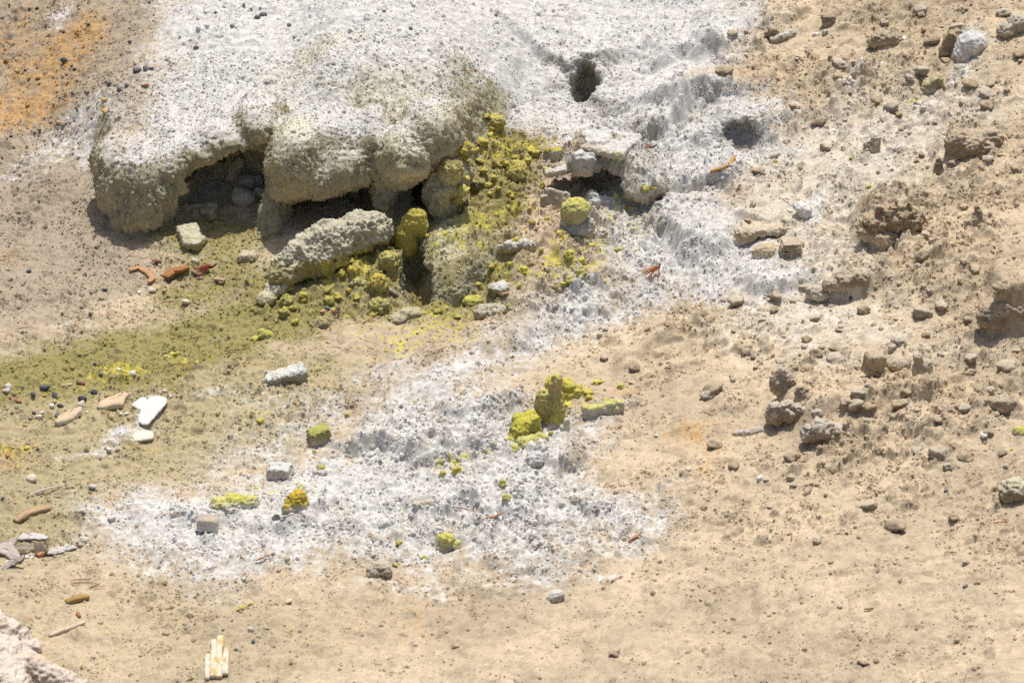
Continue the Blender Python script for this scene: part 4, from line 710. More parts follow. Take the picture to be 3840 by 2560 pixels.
spots_ = [(2135, 985, 36, 0), (2178, 992, 26, 0), (2190, 1020, 20, 1), (2140, 1078, 34, 1), (2180, 1062, 30, 1), (2110, 1075, 22, 0), (2085, 1082, 18, 0), (1963, 1035, 30, 0), (1940, 1068, 15, 1), (1960, 880, 30, 1), (2050, 833, 14, 2), (2095, 912, 18, 0), (2220, 925, 24, 0), (2240, 905, 14, 0), (2320, 945, 20, 1), (2380, 950, 11, 0), (2425, 712, 24, 0), (2455, 715, 14, 0), (2025, 690, 16, 2), (2040, 640, 14, 0),
  (1915, 722, 20, 2), (1920, 735, 11, 0), (1830, 428, 18, 2), (1850, 480, 16, 2), (1815, 530, 34, 2), (1845, 505, 24, 0), (1790, 560, 26, 2), (1800, 600, 20, 4), (1760, 600, 15, 2), (1760, 665, 17, 0), (1730, 655, 24, 3), (1820, 640, 24, 4), (1840, 690, 22, 3), (1855, 660, 16, 2), (1870, 715, 14, 3), (1740, 720, 30, 1), (1720, 760, 26, 2), (1830, 720, 18, 3), (1955, 620, 32, 2), (1985, 600, 26, 3), (2010, 575, 22, 2), (2045, 560, 20, 4), (1990, 560, 18, 4), (1895, 615, 20, 3), (1930, 590, 17, 4),
  (1435, 905, 30, 2), (1460, 925, 18, 0), (1600, 880, 18, 3), (1325, 940, 40, 4), (1345, 925, 22, 2), (1285, 990, 26, 3), (1320, 970, 20, 2), (1290, 1025, 24, 4), (1325, 1005, 16, 2), (1385, 1065, 16, 0), (1395, 1060, 11, 2), (1175, 995, 11, 0), (1160, 1010, 8, 0), (1140, 1100, 22, 2), (1080, 1090, 24, 2), (1095, 1145, 24, 4), (1145, 1130, 20, 3), (1240, 1125, 30, 5), (1300, 1085, 20, 3), (1270, 1105, 22, 2), (1345, 1105, 24, 2), (1235, 1085, 20, 4), (1400, 1185, 22, 4), (1300, 1190, 18, 4), (1250, 1180, 20, 5), (1110, 1215, 20, 2), (1065, 1185, 36, 5), (985, 1265, 40, 1), (960, 1275, 24, 0), (1010, 1258, 24, 4), (650, 1335, 28, 0), (630, 1350, 22, 1), (655, 1465, 12, 1), (610, 1455, 8, 1), (980, 1585, 16, 0), (1710, 1790, 26, 0), (1660, 1795, 20, 2), (1650, 1740, 15, 1), (1590, 2090, 18, 1), (1500, 2050, 14, 0), (1480, 2125, 10, 1), (1900, 1890, 22, 1), (1885, 1830, 26, 1), (1205, 1760, 16, 4), (1120, 1825, 12, 0), (1090, 1800, 8, 0), (1180, 1700, 10, 1), (905, 2280, 14, 1), (940, 2265, 9, 1), (2200, 1480, 28, 0), (2165, 1455, 26, 2), (2240, 1440, 24, 0), (2210, 1500, 20, 2), (2190, 1520, 18, 0), (2130, 1520, 36, 0), (2280, 1515, 16, 0), (2330, 1450, 14, 1), (1930, 1715, 24, 1), (1965, 1690, 18, 2), (2065, 1640, 12, 0), (1880, 1770, 12, 2), (2590, 560, 8, 0), (2910, 600, 9, 0), (3160, 560, 9, 1), (3190, 600, 10, 1), (3260, 710, 15, 1), (3150, 695, 15, 0), (3560, 1480, 16, 1), (3270, 1910, 8, 0), (3790, 1690, 9, 0), (2780, 1290, 12, 1), (705, 1110, 14, 4), (1450, 1320, 10, 1), (1560, 1500, 9, 1), (1300, 1560, 11, 2), (1850, 600, 14, 5), (1900, 770, 18, 3), (1850, 800, 20, 4), (1980, 780, 12, 2), (2000, 830, 14, 3), (1930, 900, 16, 2), (1880, 950, 18, 3), (1850, 1000, 15, 2), (2030, 960, 14, 1), (1800, 1060, 15, 4), (1850, 1100, 14, 2), (1900, 1140, 12, 1), (1720, 1180, 14, 2), (1640, 1180, 16, 4), (2270, 1060, 10, 0)]
for px, py, s, k in spots_:
    put('sulphur_nodule', NOD[k], px, py, s*(.72 if s > 17 else .9), ['bright yellow', 'lime-yellow', 'mustard', 'mustard', 'olive-yellow', 'olive'][k]+' sulphur nodule', 'sulphur nodule', 'loose sulphur nodules', .42)
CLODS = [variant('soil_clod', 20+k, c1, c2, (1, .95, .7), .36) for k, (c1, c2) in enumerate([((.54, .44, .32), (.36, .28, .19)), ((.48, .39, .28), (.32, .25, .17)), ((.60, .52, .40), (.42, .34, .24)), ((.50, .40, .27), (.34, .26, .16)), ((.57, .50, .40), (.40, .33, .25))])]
rc = np.random.default_rng(5); n_ = 0
while n_ < 270:
    px = rc.uniform(2250, 3830); py = rc.uniform(30, 2500)
    den = .9*math.exp(-((px-3450)/420)**2-((py-1600)/170)**2)+.8*math.exp(-((px-3350)/450)**2-((py-250)/260)**2)+.7*math.exp(-((px-3100)/420)**2-((py-1250)/220)**2)+.7*math.exp(-((px-3600)/280)**2-((py-900)/420)**2)+.10+.25*math.exp(-((px-2900)/500)**2-((py-1950)/280)**2)
    if px < 2700 and py < 1150 or (px < 2550 and py > 1500 and py < 2100) : continue
    if rc.random() > den: continue
    s = 8+26*rc.random()**2.4; kc = int(rc.integers(5))
    if py > 2000: s *= .6
    put('soil_clod', CLODS[kc], px, py, s, ['brown', 'dark brown', 'pale tan', 'ochre-brown', 'grey-tan'][kc]+' clod', 'clod', 'loose brown clods on the tan slope', .3, rc); n_ += 1
CIN = [variant('dark_pebble', 40+k, c, c, (1, .85, .75), .2, 4, mat=M_STONE) for k, c in enumerate([(.10, .105, .125), (.14, .14, .16), (.055, .06, .075), (.2, .19, .2)])]
for px, py, s, k in [(505, 262, 18, 1), (540, 250, 16, 3), (562, 250, 11, 1), (240, 236, 16, 0), (280, 268, 9, 0), (400, 308, 11, 1), (442, 330, 14, 3), (470, 312, 9, 3), (95, 272, 8, 0), (140, 260, 7, 0), (560, 12, 10, 0), (985, 60, 20, 3), (940, 40, 9, 3), (965, 70, 14, 3), (810, 50, 9, 0), (915, 28, 8, 3), (735, 182, 13, 3), (870, 95, 14, 3), (110, 690, 9, 3), (100, 555, 9, 3), (40, 510, 9, 0), (400, 1082, 13, 1), (342, 1168, 9, 1), (88, 1248, 14, 3), (108, 1018, 11, 1), (43, 1055, 8, 3), (635, 1110, 6, 0), (378, 1415, 9, 1), (355, 1372, 8, 0), (170, 1462, 17, 1), (125, 1490, 14, 0), (86, 1463, 8, 1), (310, 1502, 22, 2), (355, 1482, 15, 2), (226, 1530, 14, 2), (215, 1560, 12, 1), (128, 1552, 10, 1), (205, 1488, 12, 1), (112, 1575, 8, 3), (248, 1828, 6, 1), (13, 1873, 9, 3), (310, 1932, 11, 3), (292, 1936, 7, 3), (738, 1990, 7, 2), (805, 1270, 8, 1), (790, 1280, 7, 3), (884, 2440, 7, 1), (950, 2405, 8, 1), (870, 2330, 5, 1), (3190, 1125, 9, 0), (1690, 2050, 6, 1), (3550, 1840, 10, 1), (2890, 1990, 6, 1), (3620, 2200, 10, 3), (1400, 1100, 9, 1), (1228, 1150, 11, 3), (2090, 120, 6, 3), (1440, 50, 9, 3), (1540, 115, 11, 3), (1105, 145, 8, 3), (1085, 95, 11, 3)]:
    put('dark_pebble', CIN[k], px, py, s, 'dark cinder pebble', 'pebble', 'scattered dark cinder pebbles', .3)
rl = np.random.default_rng(8)
for _ in range(70):
    px = rl.uniform(0, 620); py = rl.uniform(20, 560)
    if px > 640-py*.5: continue
    put('dark_pebble', CIN[rl.integers(4)], px, py, 3+7*rl.random()**2, 'dark cinder pebble', 'pebble', 'scattered dark cinder pebbles', .3, rl)
RUS = [variant('rust_pebble', 50+k, c, c, (1, .8, .7), .2, 3, mat=M_STONE) for k, c in enumerate([(.55, .30, .10), (.48, .27, .12), (.60, .40, .18)])]
for px, py, s, k in [(108, 298, 10, 0), (142, 298, 16, 0), (65, 278, 15, 2), (265, 350, 11, 1), (245, 378, 9, 0), (388, 415, 18, 2), (265, 463, 9, 1), (345, 445, 9, 0), (220, 482, 13, 2), (105, 405, 10, 0), (245, 250, 8, 0), (305, 258, 10, 1), (415, 165, 10, 1), (385, 370, 14, 2), (130, 245, 8, 0), (50, 1690, 9, 2), (130, 1678, 11, 2), (95, 1602, 9, 2), (30, 1715, 15, 1), (205, 1508, 10, 2), (165, 1488, 8, 0), (1860, 60, 9, 1)]:
    put('rust_pebble', RUS[k], px, py, s, 'rust-orange pebble', 'pebble', 'scattered rust-orange pebbles', .3)
PAL = [variant('pale_pebble', 60+k, c, c, (1, .8, .65), .22, 4, mat=M_STONE) for k, c in enumerate([(.72, .69, .64), (.68, .60, .48), (.60, .55, .50)])]
for px, py, s, k in [(195, 1535, 15, 0), (302, 1518, 22, 1), (409, 1692, 13, 0), (442, 1690, 9, 2), (146, 1565, 14, 1), (155, 1552, 11, 1), (615, 1470, 9, 0), (478, 1560, 10, 0), (455, 1562, 7, 0), (325, 1548, 9, 1), (515, 1570, 8, 0), (445, 1395, 14, 0), (500, 1405, 18, 2), (690, 1130, 18, 1), (570, 1085, 14, 1), (530, 1095, 11, 0), (625, 1083, 9, 1), (640, 1495, 9, 0), (1000, 1450, 9, 0), (1130, 1405, 10, 0), (985, 1480, 11, 0), (1330, 1435, 10, 0), (1565, 1250, 9, 0), (30, 1460, 20, 2), (25, 1480, 15, 2), (350, 1835, 14, 2), (365, 1842, 8, 0), (420, 1965, 16, 2), (150, 1842, 14, 1), (120, 1800, 20, 1), (260, 2000, 8, 1), (250, 2050, 9, 0), (280, 2045, 9, 1), (330, 2050, 7, 0), (100, 2090, 10, 0), (110, 2080, 12, 1), (120, 2092, 9, 0), (1455, 1895, 12, 1), (2800, 210, 11, 0), (3380, 150, 22, 0), (3060, 130, 16, 0), (2960, 790, 14, 0), (2460, 1640, 8, 0), (2850, 1800, 15, 0), (3690, 1640, 16, 0), (2580, 1770, 11, 2), (1330, 2065, 9, 0), (1400, 2080, 12, 2), (1080, 2255, 14, 1), (940, 2365, 14, 2), (810, 2515, 7, 2)]:
    put('pale_pebble', PAL[k], px, py, s, ['whitish', 'cream', 'pale grey'][k]+' pebble', 'pebble', 'scattered pale pebbles', .3)

# ------------------------------------------------------------------ slabs, wood, needles
def slab(name, label, cat, px, py, outline, thick, col, edge, tilt=(0, 0), lift=0.0, mat=None, group=None, parent=None, seed=1, jit=2.5, depth=None):
    """flat stone: outline in photo pixels (x right, y up the photo) laid on the ground around its middle"""
    p = np.array(outline, float); mid = (p.max(0)+p.min(0))/2; p = p-mid; o = S(px+0*mid[0], py)
    n = 40; seg = np.linalg.norm(np.roll(p, -1, 0)-p, axis=1); cum = np.concatenate([[0], np.cumsum(seg)]); pc = np.vstack([p, p[:1]])
    s = np.linspace(0, cum[-1], n, endpoint=False); q = np.stack([np.interp(s, cum, pc[:, 0]), np.interp(s, cum, pc[:, 1])], 1)
    r = np.random.default_rng(seed); q += r.normal(size=q.shape)*jit*.5
    q = q*MM; q[:, 1] /= .52
    rings = []; T = thick*MM
    for sc_, z in ((.90, -T*.2), (.97, 0), (1.0, T*.35), (.99, T*.8), (.94, T), (.6, T*1.03), (.25, T*1.0)):
        k = q*sc_; zz = z+.12*T*n2(k[:, 0], k[:, 1], 30, seed)+(.1*T*n2(k[:, 0], k[:, 1], 80, seed) if z > T*.5 else 0); rings.append(np.column_stack([k+r.normal(size=k.shape)*jit*.12*MM, zz]))
    v = np.vstack(rings+[[[0, 0, T]], [[0, 0, -T*.2]]]); f = []
    m = len(rings)
    for a in range(m-1):
        for i in range(n):
            j = (i+1) % n; f += [(a*n+i, a*n+j, (a+1)*n+j), (a*n+i, (a+1)*n+j, (a+1)*n+i)]
    for i in range(n): f += [((m-1)*n+i, (m-1)*n+(i+1) % n, m*n), (0*n+(i+1) % n, 0*n+i, m*n+1)]
    f = np.array(f); c = np.tile(np.array(col, float), (len(v), 1)); c[:4*n] = np.array(edge); c[-1] = np.array(edge)
    c *= (1+.12*n3(v, 60, seed)+.12*n3(v, 25, seed+1))[:, None]
    me = mesh(name, v, f, np.clip(c, .01, .85), mat or M_STONE, True)
    ob = link(name, me, o+np.array([0, 0, lift*MM]), label, cat, group); ob.rotation_euler = (math.radians(6)+tilt[0], tilt[1], 0)
    return ob
def ol(w_, h_, k, seed):     # irregular angular outline
    r = np.random.default_rng(seed); a = np.sort((np.arange(k)+r.uniform(-.3, .3, k))/k*6.283); rr = r.uniform(.75, 1.1, k); return [(w_*math.cos(t)*q, h_*math.sin(t)*q) for t, q in zip(a, rr)]
slab('tan_slab_stone', 'flat orange-tan stone slab beside two black cinders', 'stone slab', 427, 1520, [(-58, -22), (-50, -5), (-20, 8), (20, 22), (57, 26), (50, 16), (40, 5), (38, -14), (0, -18), (-30, -27)], 17, (.66, .50, .34), (.62, .56, .48), (.05, .0), 2)
slab('tan_slab_stone', 'oblong orange-tan slab with white rim on khaki soil', 'stone slab', 257, 1575, [(-46, -22), (-36, -4), (0, 14), (44, 26), (44, 10), (24, -10), (0, -18), (-30, -28)], 18, (.66, .51, .35), (.72, .68, .62), (.05, 0), 2, seed=2)
slab('white_crust_sheet', 'thin white crust sheet with a notch in its side', 'crust sheet', 555, 1555, [(-66, 20), (-20, 44), (40, 46), (66, 36), (58, 8), (40, -10), (24, -34), (10, -52), (-24, -46), (-30, -18), (-20, -2), (-50, 6)], 8, (.70, .69, .66), (.58, .55, .5), (0, 0), 1, seed=3)
slab('white_crust_sheet', 'small cream crust sheet just below the notched white sheet', 'crust sheet', 528, 1640, [(-48, -4), (-36, 14), (10, 20), (46, 12), (50, -6), (10, -16), (-30, -18)], 9, (.74, .68, .56), (.60, .54, .44), (0, 0), 1, seed=4)
SL = (.50, .44, .39); SE = (.30, .25, .20)
slab('slate_slab', 'long grey-brown slate slab propped on a dark dirt lump', 'slate', 128, 2038, [(-54, -8), (-44, 8), (0, 9), (40, 5), (55, -5), (20, -9), (-20, -8)], 9, (.62, .57, .54), SE, (.12, 0), 22, seed=5)
rock('dirt_lump', 'dark crumbly dirt lump under the long slate slab', 'clod', 105, 2062, [E_(-10, 0, 10, 40, 34, 22), E_(30, 10, 8, 34, 28, 18)], (.40, .34, .24), (.30, .25, .17), 3.5, 6, 5, 45)
slab('slate_slab', 'broad tilted brown slate slab with white corner', 'slate', 38, 2078, [(-50, 20), (-30, 24), (0, 26), (30, 2), (46, -18), (10, -16), (-50, 4)], 14, SL, SE, (.2, .05), 6, seed=6)
slab('slate_slab', 'small grey slate chip above the broad tilted slab', 'slate', 48, 2040, [(-18, -8), (-6, 11), (8, 10), (18, -6), (0, -6)], 9, SL, SE, (.2, 0), 4, seed=7)
slab('slate_slab', 'flat pale slate slab sunk flush in the soil', 'slate', 234, 2070, [(-48, -8), (-38, 8), (0, 12), (46, 15), (48, 6), (10, -4), (-30, -14)], 6, (.56, .52, .48), SE, (0, 0), 1, seed=8)
slab('slate_slab', 'dark slate piece standing tilted behind the orange wood chip', 'slate', 156, 2072, [(-26, 10), (0, 12), (27, -2), (16, -8), (-22, -14)], 9, (.26, .21, .17), (.22, .18, .14), (.75, .1), 10, seed=9)
slab('slate_slab', 'thin slate sliver under the broad tilted slab', 'slate', 46, 2104, [(-38, -4), (-20, 5), (20, 6), (38, 2), (10, -5)], 5, (.62, .57, .53), SE, (.1, 0), 3, seed=10)
slab('slate_slab', 'slate slab on edge below the thin sliver', 'slate', 40, 2128, [(-46, -16), (-20, 0), (20, 12), (44, 18), (44, 10), (0, -6), (-40, -22)], 12, (.48, .42, .37), (.3, .25, .2), (.5, 0), 4, seed=11)

def strip(name, label, cat, pts, wid, thick, col, lift=3, mat=None, group=None, taper=.5, curl=0.0, seed=0, parent=None, twist=0.0):
    """bent piece of bark or wood through surface points at photo positions"""
    P = np.array([S(a, b) for a, b in pts]); n = 14*(len(P)-1)+1
    t = np.linspace(0, len(P)-1, n); Q = np.stack([np.interp(t, np.arange(len(P)), P[:, i]) for i in range(3)], 1)
    for _ in range(6): Q[1:-1] = (Q[:-2]+Q[2:]+2*Q[1:-1])/4
    zl = np.linspace(Q[0, 2], Q[-1, 2], n); Q[:, 2] = np.maximum(zl, Q[:, 2]*.5+zl*.5)+lift*MM
    T = np.gradient(Q, axis=0); T /= np.linalg.norm(T, axis=1)[:, None]; sd_ = np.cross(T, [0, 0, 1]); sd_ /= np.linalg.norm(sd_, axis=1)[:, None]
    nr = np.cross(sd_, T); s = np.linspace(0, 1, n); r = np.random.default_rng(seed)
    wv = wid*MM*(taper+(1-taper)*np.sin(np.pi*np.clip(s*.9+.05, 0, 1))**.6)*(1+.18*n2(s, s*0, 9, seed))
    th = thick*MM*(.6+.4*np.sin(np.pi*s)**.5)
    ring = 12; v = []
    for k in range(ring):
        a = 2*np.pi*k/ring+twist*s; ca = np.sign(np.cos(a))*np.abs(np.cos(a))**.6; sa = np.sign(np.sin(a))*np.abs(np.sin(a))**.6
        v.append(Q+sd_*(wv*ca)[:, None]+nr*(th*sa+curl*MM*(ca**2)+.15*th*n2(s*7, np.full(n, k*.9), 1, seed+1))[:, None])
    v = np.stack(v, 1).reshape(-1, 3); f = []
    for i in range(n-1):
        for k in range(ring):
            a = i*ring+k; b = i*ring+(k+1) % ring; f.append((a, b, b+ring, a+ring))
    f = [(q[0], q[1], q[2]) for q in f]+[(q[0], q[2], q[3]) for q in f]
    for k in range(1, ring-1): f += [(0, k+1, k), ((n-1)*ring, (n-1)*ring+k, (n-1)*ring+k+1)]
    o = Q[n//2].copy(); ang = math.atan2(Q[-1, 1]-Q[0, 1], Q[-1, 0]-Q[0, 0]); R_ = rotz(-ang)
    v = (v-o)@R_.T; c = np.tile(np.array(col, float), (len(v), 1))*(1+.18*n3(v, (20, 200, 200), seed)+.1*n3(v, 60, seed+1))[:, None]
    ob = link(name, mesh(name, v, np.array(f)[:, ::-1], np.clip(c, .01, .85), mat or M_WOOD), o, label, cat, group, parent=parent); ob.rotation_euler[2] = ang; return ob
strip('bark_piece', 'curved tan bark piece bent like a boomerang on grey gravel', 'bark', [(488, 1015), (528, 1005), (558, 1022), (565, 1045), (550, 1062)], 13, 7, (.52, .31, .16), 8, curl=3, seed=1)
strip('bark_piece', 'thick rust-brown bark chunk beside the red needle tuft', 'bark', [(615, 1045), (645, 1028), (675, 1020), (700, 1003)], 21, 10, (.36, .17, .06), 9, taper=.6, curl=4, seed=2)
strip('bark_piece', 'short brown bark chip above the bark pieces', 'bark', [(574, 982), (608, 978)], 9, 6, (.30, .15, .08), 6, taper=.9, seed=3)
strip('bark_piece', 'pinkish wood chip between rust bark and red needle tuft', 'wood chip', [(712, 1014), (745, 1026)], 8, 5, (.46, .30, .24), 5, taper=.8, seed=4)
strip('bark_piece', 'narrow grey-tan stick below the red needle tuft', 'wood chip', [(728, 1038), (765, 1040)], 4, 3, (.50, .40, .32), 4, taper=.8, seed=5)
strip('bark_piece', 'square tan wood chip below the red needle tuft', 'wood chip', [(806, 1046), (838, 1050)], 10, 6, (.50, .34, .24), 5, taper=.9, seed=6)
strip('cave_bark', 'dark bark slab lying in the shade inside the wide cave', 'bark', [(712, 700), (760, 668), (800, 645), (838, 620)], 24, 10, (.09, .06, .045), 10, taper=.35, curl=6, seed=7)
strip('bark_piece', 'long orange-brown bark strip at the mouth of the pale recess', 'bark', [(2668, 645), (2695, 628), (2725, 608), (2765, 585)], 10, 6, (.52, .28, .10), 7, taper=.4, curl=3, seed=8)
strip('wood_plank', 'weathered brown split wood plank lying on khaki soil', 'wood', [(58, 1962), (110, 1930), (188, 1905)], 15, 9, (.50, .34, .20), 8, taper=.8, seed=9)
strip('twig', 'thin bleached twig above the weathered plank', 'twig', [(103, 1874), (135, 1855), (180, 1842), (235, 1832)], 2.6, 2.6, (.66, .57, .50), 4, taper=.7, seed=10)
strip('wood_chip', 'orange wood chip among the slate slabs', 'wood chip', [(142, 2088), (176, 2070)], 9, 7, (.55, .28, .12), 7, taper=.8, seed=11)
strip('rotten_stick', 'mustard and dark brown rotten stick on the foreground soil', 'stick', [(248, 2256), (290, 2246), (334, 2240)], 14, 9, (.40, .26, .09), 6, taper=.6, seed=12)
strip('pale_stick', 'smooth pale stick on the foreground soil near the white root', 'stick', [(186, 2388), (240, 2368), (318, 2342)], 8, 7, (.64, .52, .40), 6, taper=.5, seed=13)
strip('rust_bark', 'small rust bark flake near the pale stick', 'bark', [(290, 2303), (300, 2318)], 6, 5, (.42, .2, .09), 4, taper=.8, seed=14)
strip('bark_piece', 'reddish bark flake on the pale lilac soil by the slope base', 'bark', [(526, 318), (556, 312)], 7, 5, (.50, .28, .17), 5, taper=.8, seed=15)
strip('wood_chip', 'grey notched wood chip stuck by the dark slot', 'wood chip', [(1468, 1093), (1494, 1102)], 9, 6, (.36, .30, .26), 7, taper=.95, seed=16)
strip('bark_piece', 'salmon oval bark flake on the yellow-dusted crust', 'bark', [(1868, 1104), (1900, 1094)], 13, 5, (.62, .40, .28), 5, taper=.6, seed=17)
strip('bark_piece', 'salmon bark flake at the foot of the yellow rubble', 'bark', [(1203, 1190), (1222, 1180)], 8, 4, (.56, .33, .24), 5, taper=.6, seed=18)
strip('bark_piece', 'brown wood sliver in the white crumb field', 'wood chip', [(1822, 1978), (1850, 1966), (1888, 1946)], 5, 4, (.42, .25, .17), 6, taper=.4, seed=19)
strip('bark_piece', 'brown wood sliver at the lower right rim of the white apron', 'wood chip', [(2358, 2036), (2402, 2008)], 6, 4, (.50, .30, .20), 6, taper=.4, seed=20)
strip('bark_piece', 'pointed red-brown bark sliver near the left slates', 'bark', [(36, 1500), (80, 1515)], 8, 5, (.40, .2, .12), 5, taper=.5, seed=21)
strip('bark_piece', 'dark red bark flake beside the long black cinder', 'bark', [(288, 1435), (318, 1442)], 8, 6, (.22, .10, .08), 5, taper=.7, seed=22)
strip('bark_piece', 'tan wood flake above the tan slabs', 'wood chip', [(232, 1450), (272, 1442)], 6, 4, (.60, .44, .30), 5, taper=.7, seed=23)
# bleached wood bundle: one thing with its slats
bo = S(812, 2480); root = link('bleached_wood', None, bo, 'bundle of bleached cream wood splinters with orange stains on foreground soil', 'wood')
for k, (pts, wd_, th_) in enumerate([([(778, 2549), (777, 2505), (779, 2458)], 9, 8), ([(800, 2545), (799, 2490), (805, 2440), (800, 2410)], 12, 11), ([(822, 2544), (821, 2490), (824, 2440), (828, 2396)], 12, 11), ([(845, 2536), (844, 2490), (852, 2438)], 11, 7)]):
    s_ = strip('splinter', None, None, pts, wd_, th_, (.74, .67, .52), 7+2*(k % 2), taper=.75, seed=30+k)
    cc = s_.data.attributes['Col']; n_v = len(s_.data.vertices); a = np.empty(n_v*4, np.float32); cc.data.foreach_get('color', a); a = a.reshape(-1, 4); co = np.empty(n_v*3, np.float32); s_.data.vertices.foreach_get('co', co); co = co.reshape(-1, 3)
    a[:, :3] = mix(a[:, :3], np.array((.66, .40, .09)), sst(n3(co+k, (18, 45, 45), 3), .1, .5)[:, None]*.8); cc.data.foreach_set('color', a.ravel())
    s_.parent = root; s_.location = s_.location-root.location
rock('white_root', 'thick pinkish white weathered root with flaky surface in the near corner', 'root', 60, 2545,
     [C_((-150, 190, 120), (-20, 150, 60), 60, 46), C_((-110, 60, 60), (40, 10, 30), 80, 60), C_((40, 10, 30), (210, -60, 0), 58, 34), C_((-60, 30, 50), (40, -220, 20), 80, 60), E_(20, 130, 40, 40, 50, 36)], (.74, .65, .57), (.54, .42, .32), 5, 16, 9, 22, spots=(12, .25, (.72, .56, .40)))
# needles
def needle_mesh(name, L, rad, bend, col, n=3, seed=0):
    r = np.random.default_rng(seed); V_, F_ = [], []
    for j in range(n):
        s = np.linspace(0, 1, 7); a = r.uniform(-.16, .16); bb = bend*r.uniform(.5, 1.3)
        Q = np.stack([L*s*math.cos(a), L*s*math.sin(a)+bb*s*s, .0025+.12*L*s*(1-s)+r.uniform(0, .002)+0*s], 1); b0 = len(V_)*0+sum(len(q) for q in V_)
        ring = [np.stack([0*s, rad*math.cos(t)*(1-.6*s), rad*math.sin(t)*(1-.6*s)], 1) for t in (0, 2.09, 4.19)]
        V_.append(np.stack([Q+k for k in ring], 1).reshape(-1, 3))
        for i in range(6):
            for k in range(3): F_.append((b0+i*3+k, b0+i*3+(k+1) % 3, b0+(i+1)*3+(k+1) % 3, b0+(i+1)*3+k))
    v = np.vstack(V_); return mesh(name, v, np.array(F_)[:, ::-1], np.tile(np.array(col), (len(v), 1)), M_WOOD)
ND = [needle_mesh('pine_needle', .060, .0016, .010, (.52, .20, .07), 3, 1), needle_mesh('pine_needle', .045, .0016, -.012, (.58, .27, .08), 2, 2), needle_mesh('pine_needle', .070, .0015, .02, (.40, .14, .07), 2, 3), needle_mesh('pine_needle', .035, .0018, .004, (.60, .30, .06), 3, 4)]
rn = np.random.default_rng(21)
for px, py, a, k in [(2968, 2035, 75, 0), (2935, 1802, 20, 2), (3725, 1972, 3, 0), (2560, 262, -30, 1), (1735, 263, -5, 2), (2070, 68, -5, 1), (2420, 143, -35, 1), (2108, 503, 25, 2), (1640, 1320, 30, 0), (1590, 1340, 25, 2), (1535, 1340, -60, 1), (1405, 1375, 75, 3), (1215, 1462, 70, 3), (1095, 1510, -40, 1), (1140, 1700, 60, 0), (1570, 1620, 70, 1), (1800, 1640, -10, 0), (1390, 2010, -50, 1), (760, 2150, 10, 0), (335, 2210, 25, 0), (350, 2215, 35, 1), (265, 2180, 5, 2), (280, 2190, -5, 2), (830, 1890, 5, 2), (505, 1985, 60, 3), (640, 1945, 50, 1), (860, 1970, -30, 1), (900, 2090, -70, 3), (240, 1420, 30, 2), (430, 1360, -60, 3), (690, 1290, 15, 2), (490, 1310, 60, 3), (60, 1242, 0, 2), (410, 1170, -60, 3), (600, 1130, -5, 0), (880, 1045, 70, 2), (500, 1080, 65, 2), (840, 1330, 5, 2), (650, 1380, 0, 0), (2840, 690, 30, 2), (3450, 145, 20, 1), (2730, 345, 15, 2), (3540, 2080, 20, 1), (3240, 2290, 0, 3), (2160, 2000, 10, 1), (2290, 2190, 40, 2), (1050, 1960, 20, 2), (1700, 1900, -20, 2), (800, 2060, 15, 2), (960, 2120, 20, 0), (2530, 770, 70, 2), (3350, 1430, -35, 2), (3000, 1390, -20, 1), (1010, 1260, 40, 1), (1360, 1220, 40, 2), (1240, 1230, -80, 1), (930, 865, 20, 0), (860, 800, 10, 1)]:
    p = S(px, py); o = link('pine_needle', ND[k], p+np.array([0, 0, .003]), near(px, py, 'thin rust-brown', 'pine needles'), 'pine needles', 'fallen pine needles'); o.rotation_euler = (0, rn.uniform(-.15, .1), rd(a)); s = rn.uniform(.8, 1.3); o.scale = (s, s, s)
for _ in range(70):
    px = rn.uniform(30, 2600); py = rn.uniform(1150, 2500)
    if px > 2000 and py < 1700: continue
    p = S(px, py); o = link('pine_needle', ND[rn.integers(4)], p+np.array([0, 0, .003]), near(px, py, 'thin rust-brown', 'pine needles'), 'pine needles', 'fallen pine needles'); o.rotation_euler = (0, rn.uniform(-.15, .1), rn.uniform(0, 6.28)); s = rn.uniform(.4, .9); o.scale = (s, s, s)
def tuft(label, px, py, n, col, base_ang, spread, L, seed):
    p = S(px, py)+np.array([0, 0, .02]); t = link('needle_tuft', None, p, label, 'pine needles'); r = np.random.default_rng(seed)
    me = needle_mesh('needle', L, .0017, .012, col, 1, seed); me2 = needle_mesh('needle', L*.85, .0017, -.012, tuple(np.array(col)*.55), 1, seed+1)
    for k in range(n):
        o = link('needle', me if k % 2 else me2, (r.normal()*.004, r.normal()*.004, r.uniform(-.004, .006)), parent=t)
        o.rotation_euler = (0, r.uniform(-.1, .45), base_ang+r.uniform(-spread, spread)); o.scale = (r.uniform(.7, 1.2),)*3
    v, f = ICO2[0]*.5, ICO2[1]; v = v*np.array((.035, .008, .008)); st = link('stem', mesh('stem', v, f, np.tile(np.array((.10, .05, .04)), (len(v), 1)), M_WOOD), (.012*math.cos(base_ang+3.14), .012*math.sin(base_ang+3.14), .006), parent=t); st.rotation_euler = (0, -.5, base_ang+3.5)
tuft('fan-shaped tuft of rust-orange pine needles on a dark stem, on white crust', 2465, 1040, 46, (.50, .17, .06), rd(232), .85, .075, 3)
tuft('dark red tuft of pine needles beside the rust bark chunk', 795, 1012, 36, (.30, .05, .03), rd(190), .7, .075, 5)
tuft('small orange tuft of needles by the flat white crust plate', 2448, 566, 16, (.50, .2, .08), rd(170), .6, .05, 7)
tuft('pinkish needle tuft lying on the olive rubble', 1272, 1180, 16, (.36, .15, .12), rd(250), 1.4, .03, 9)

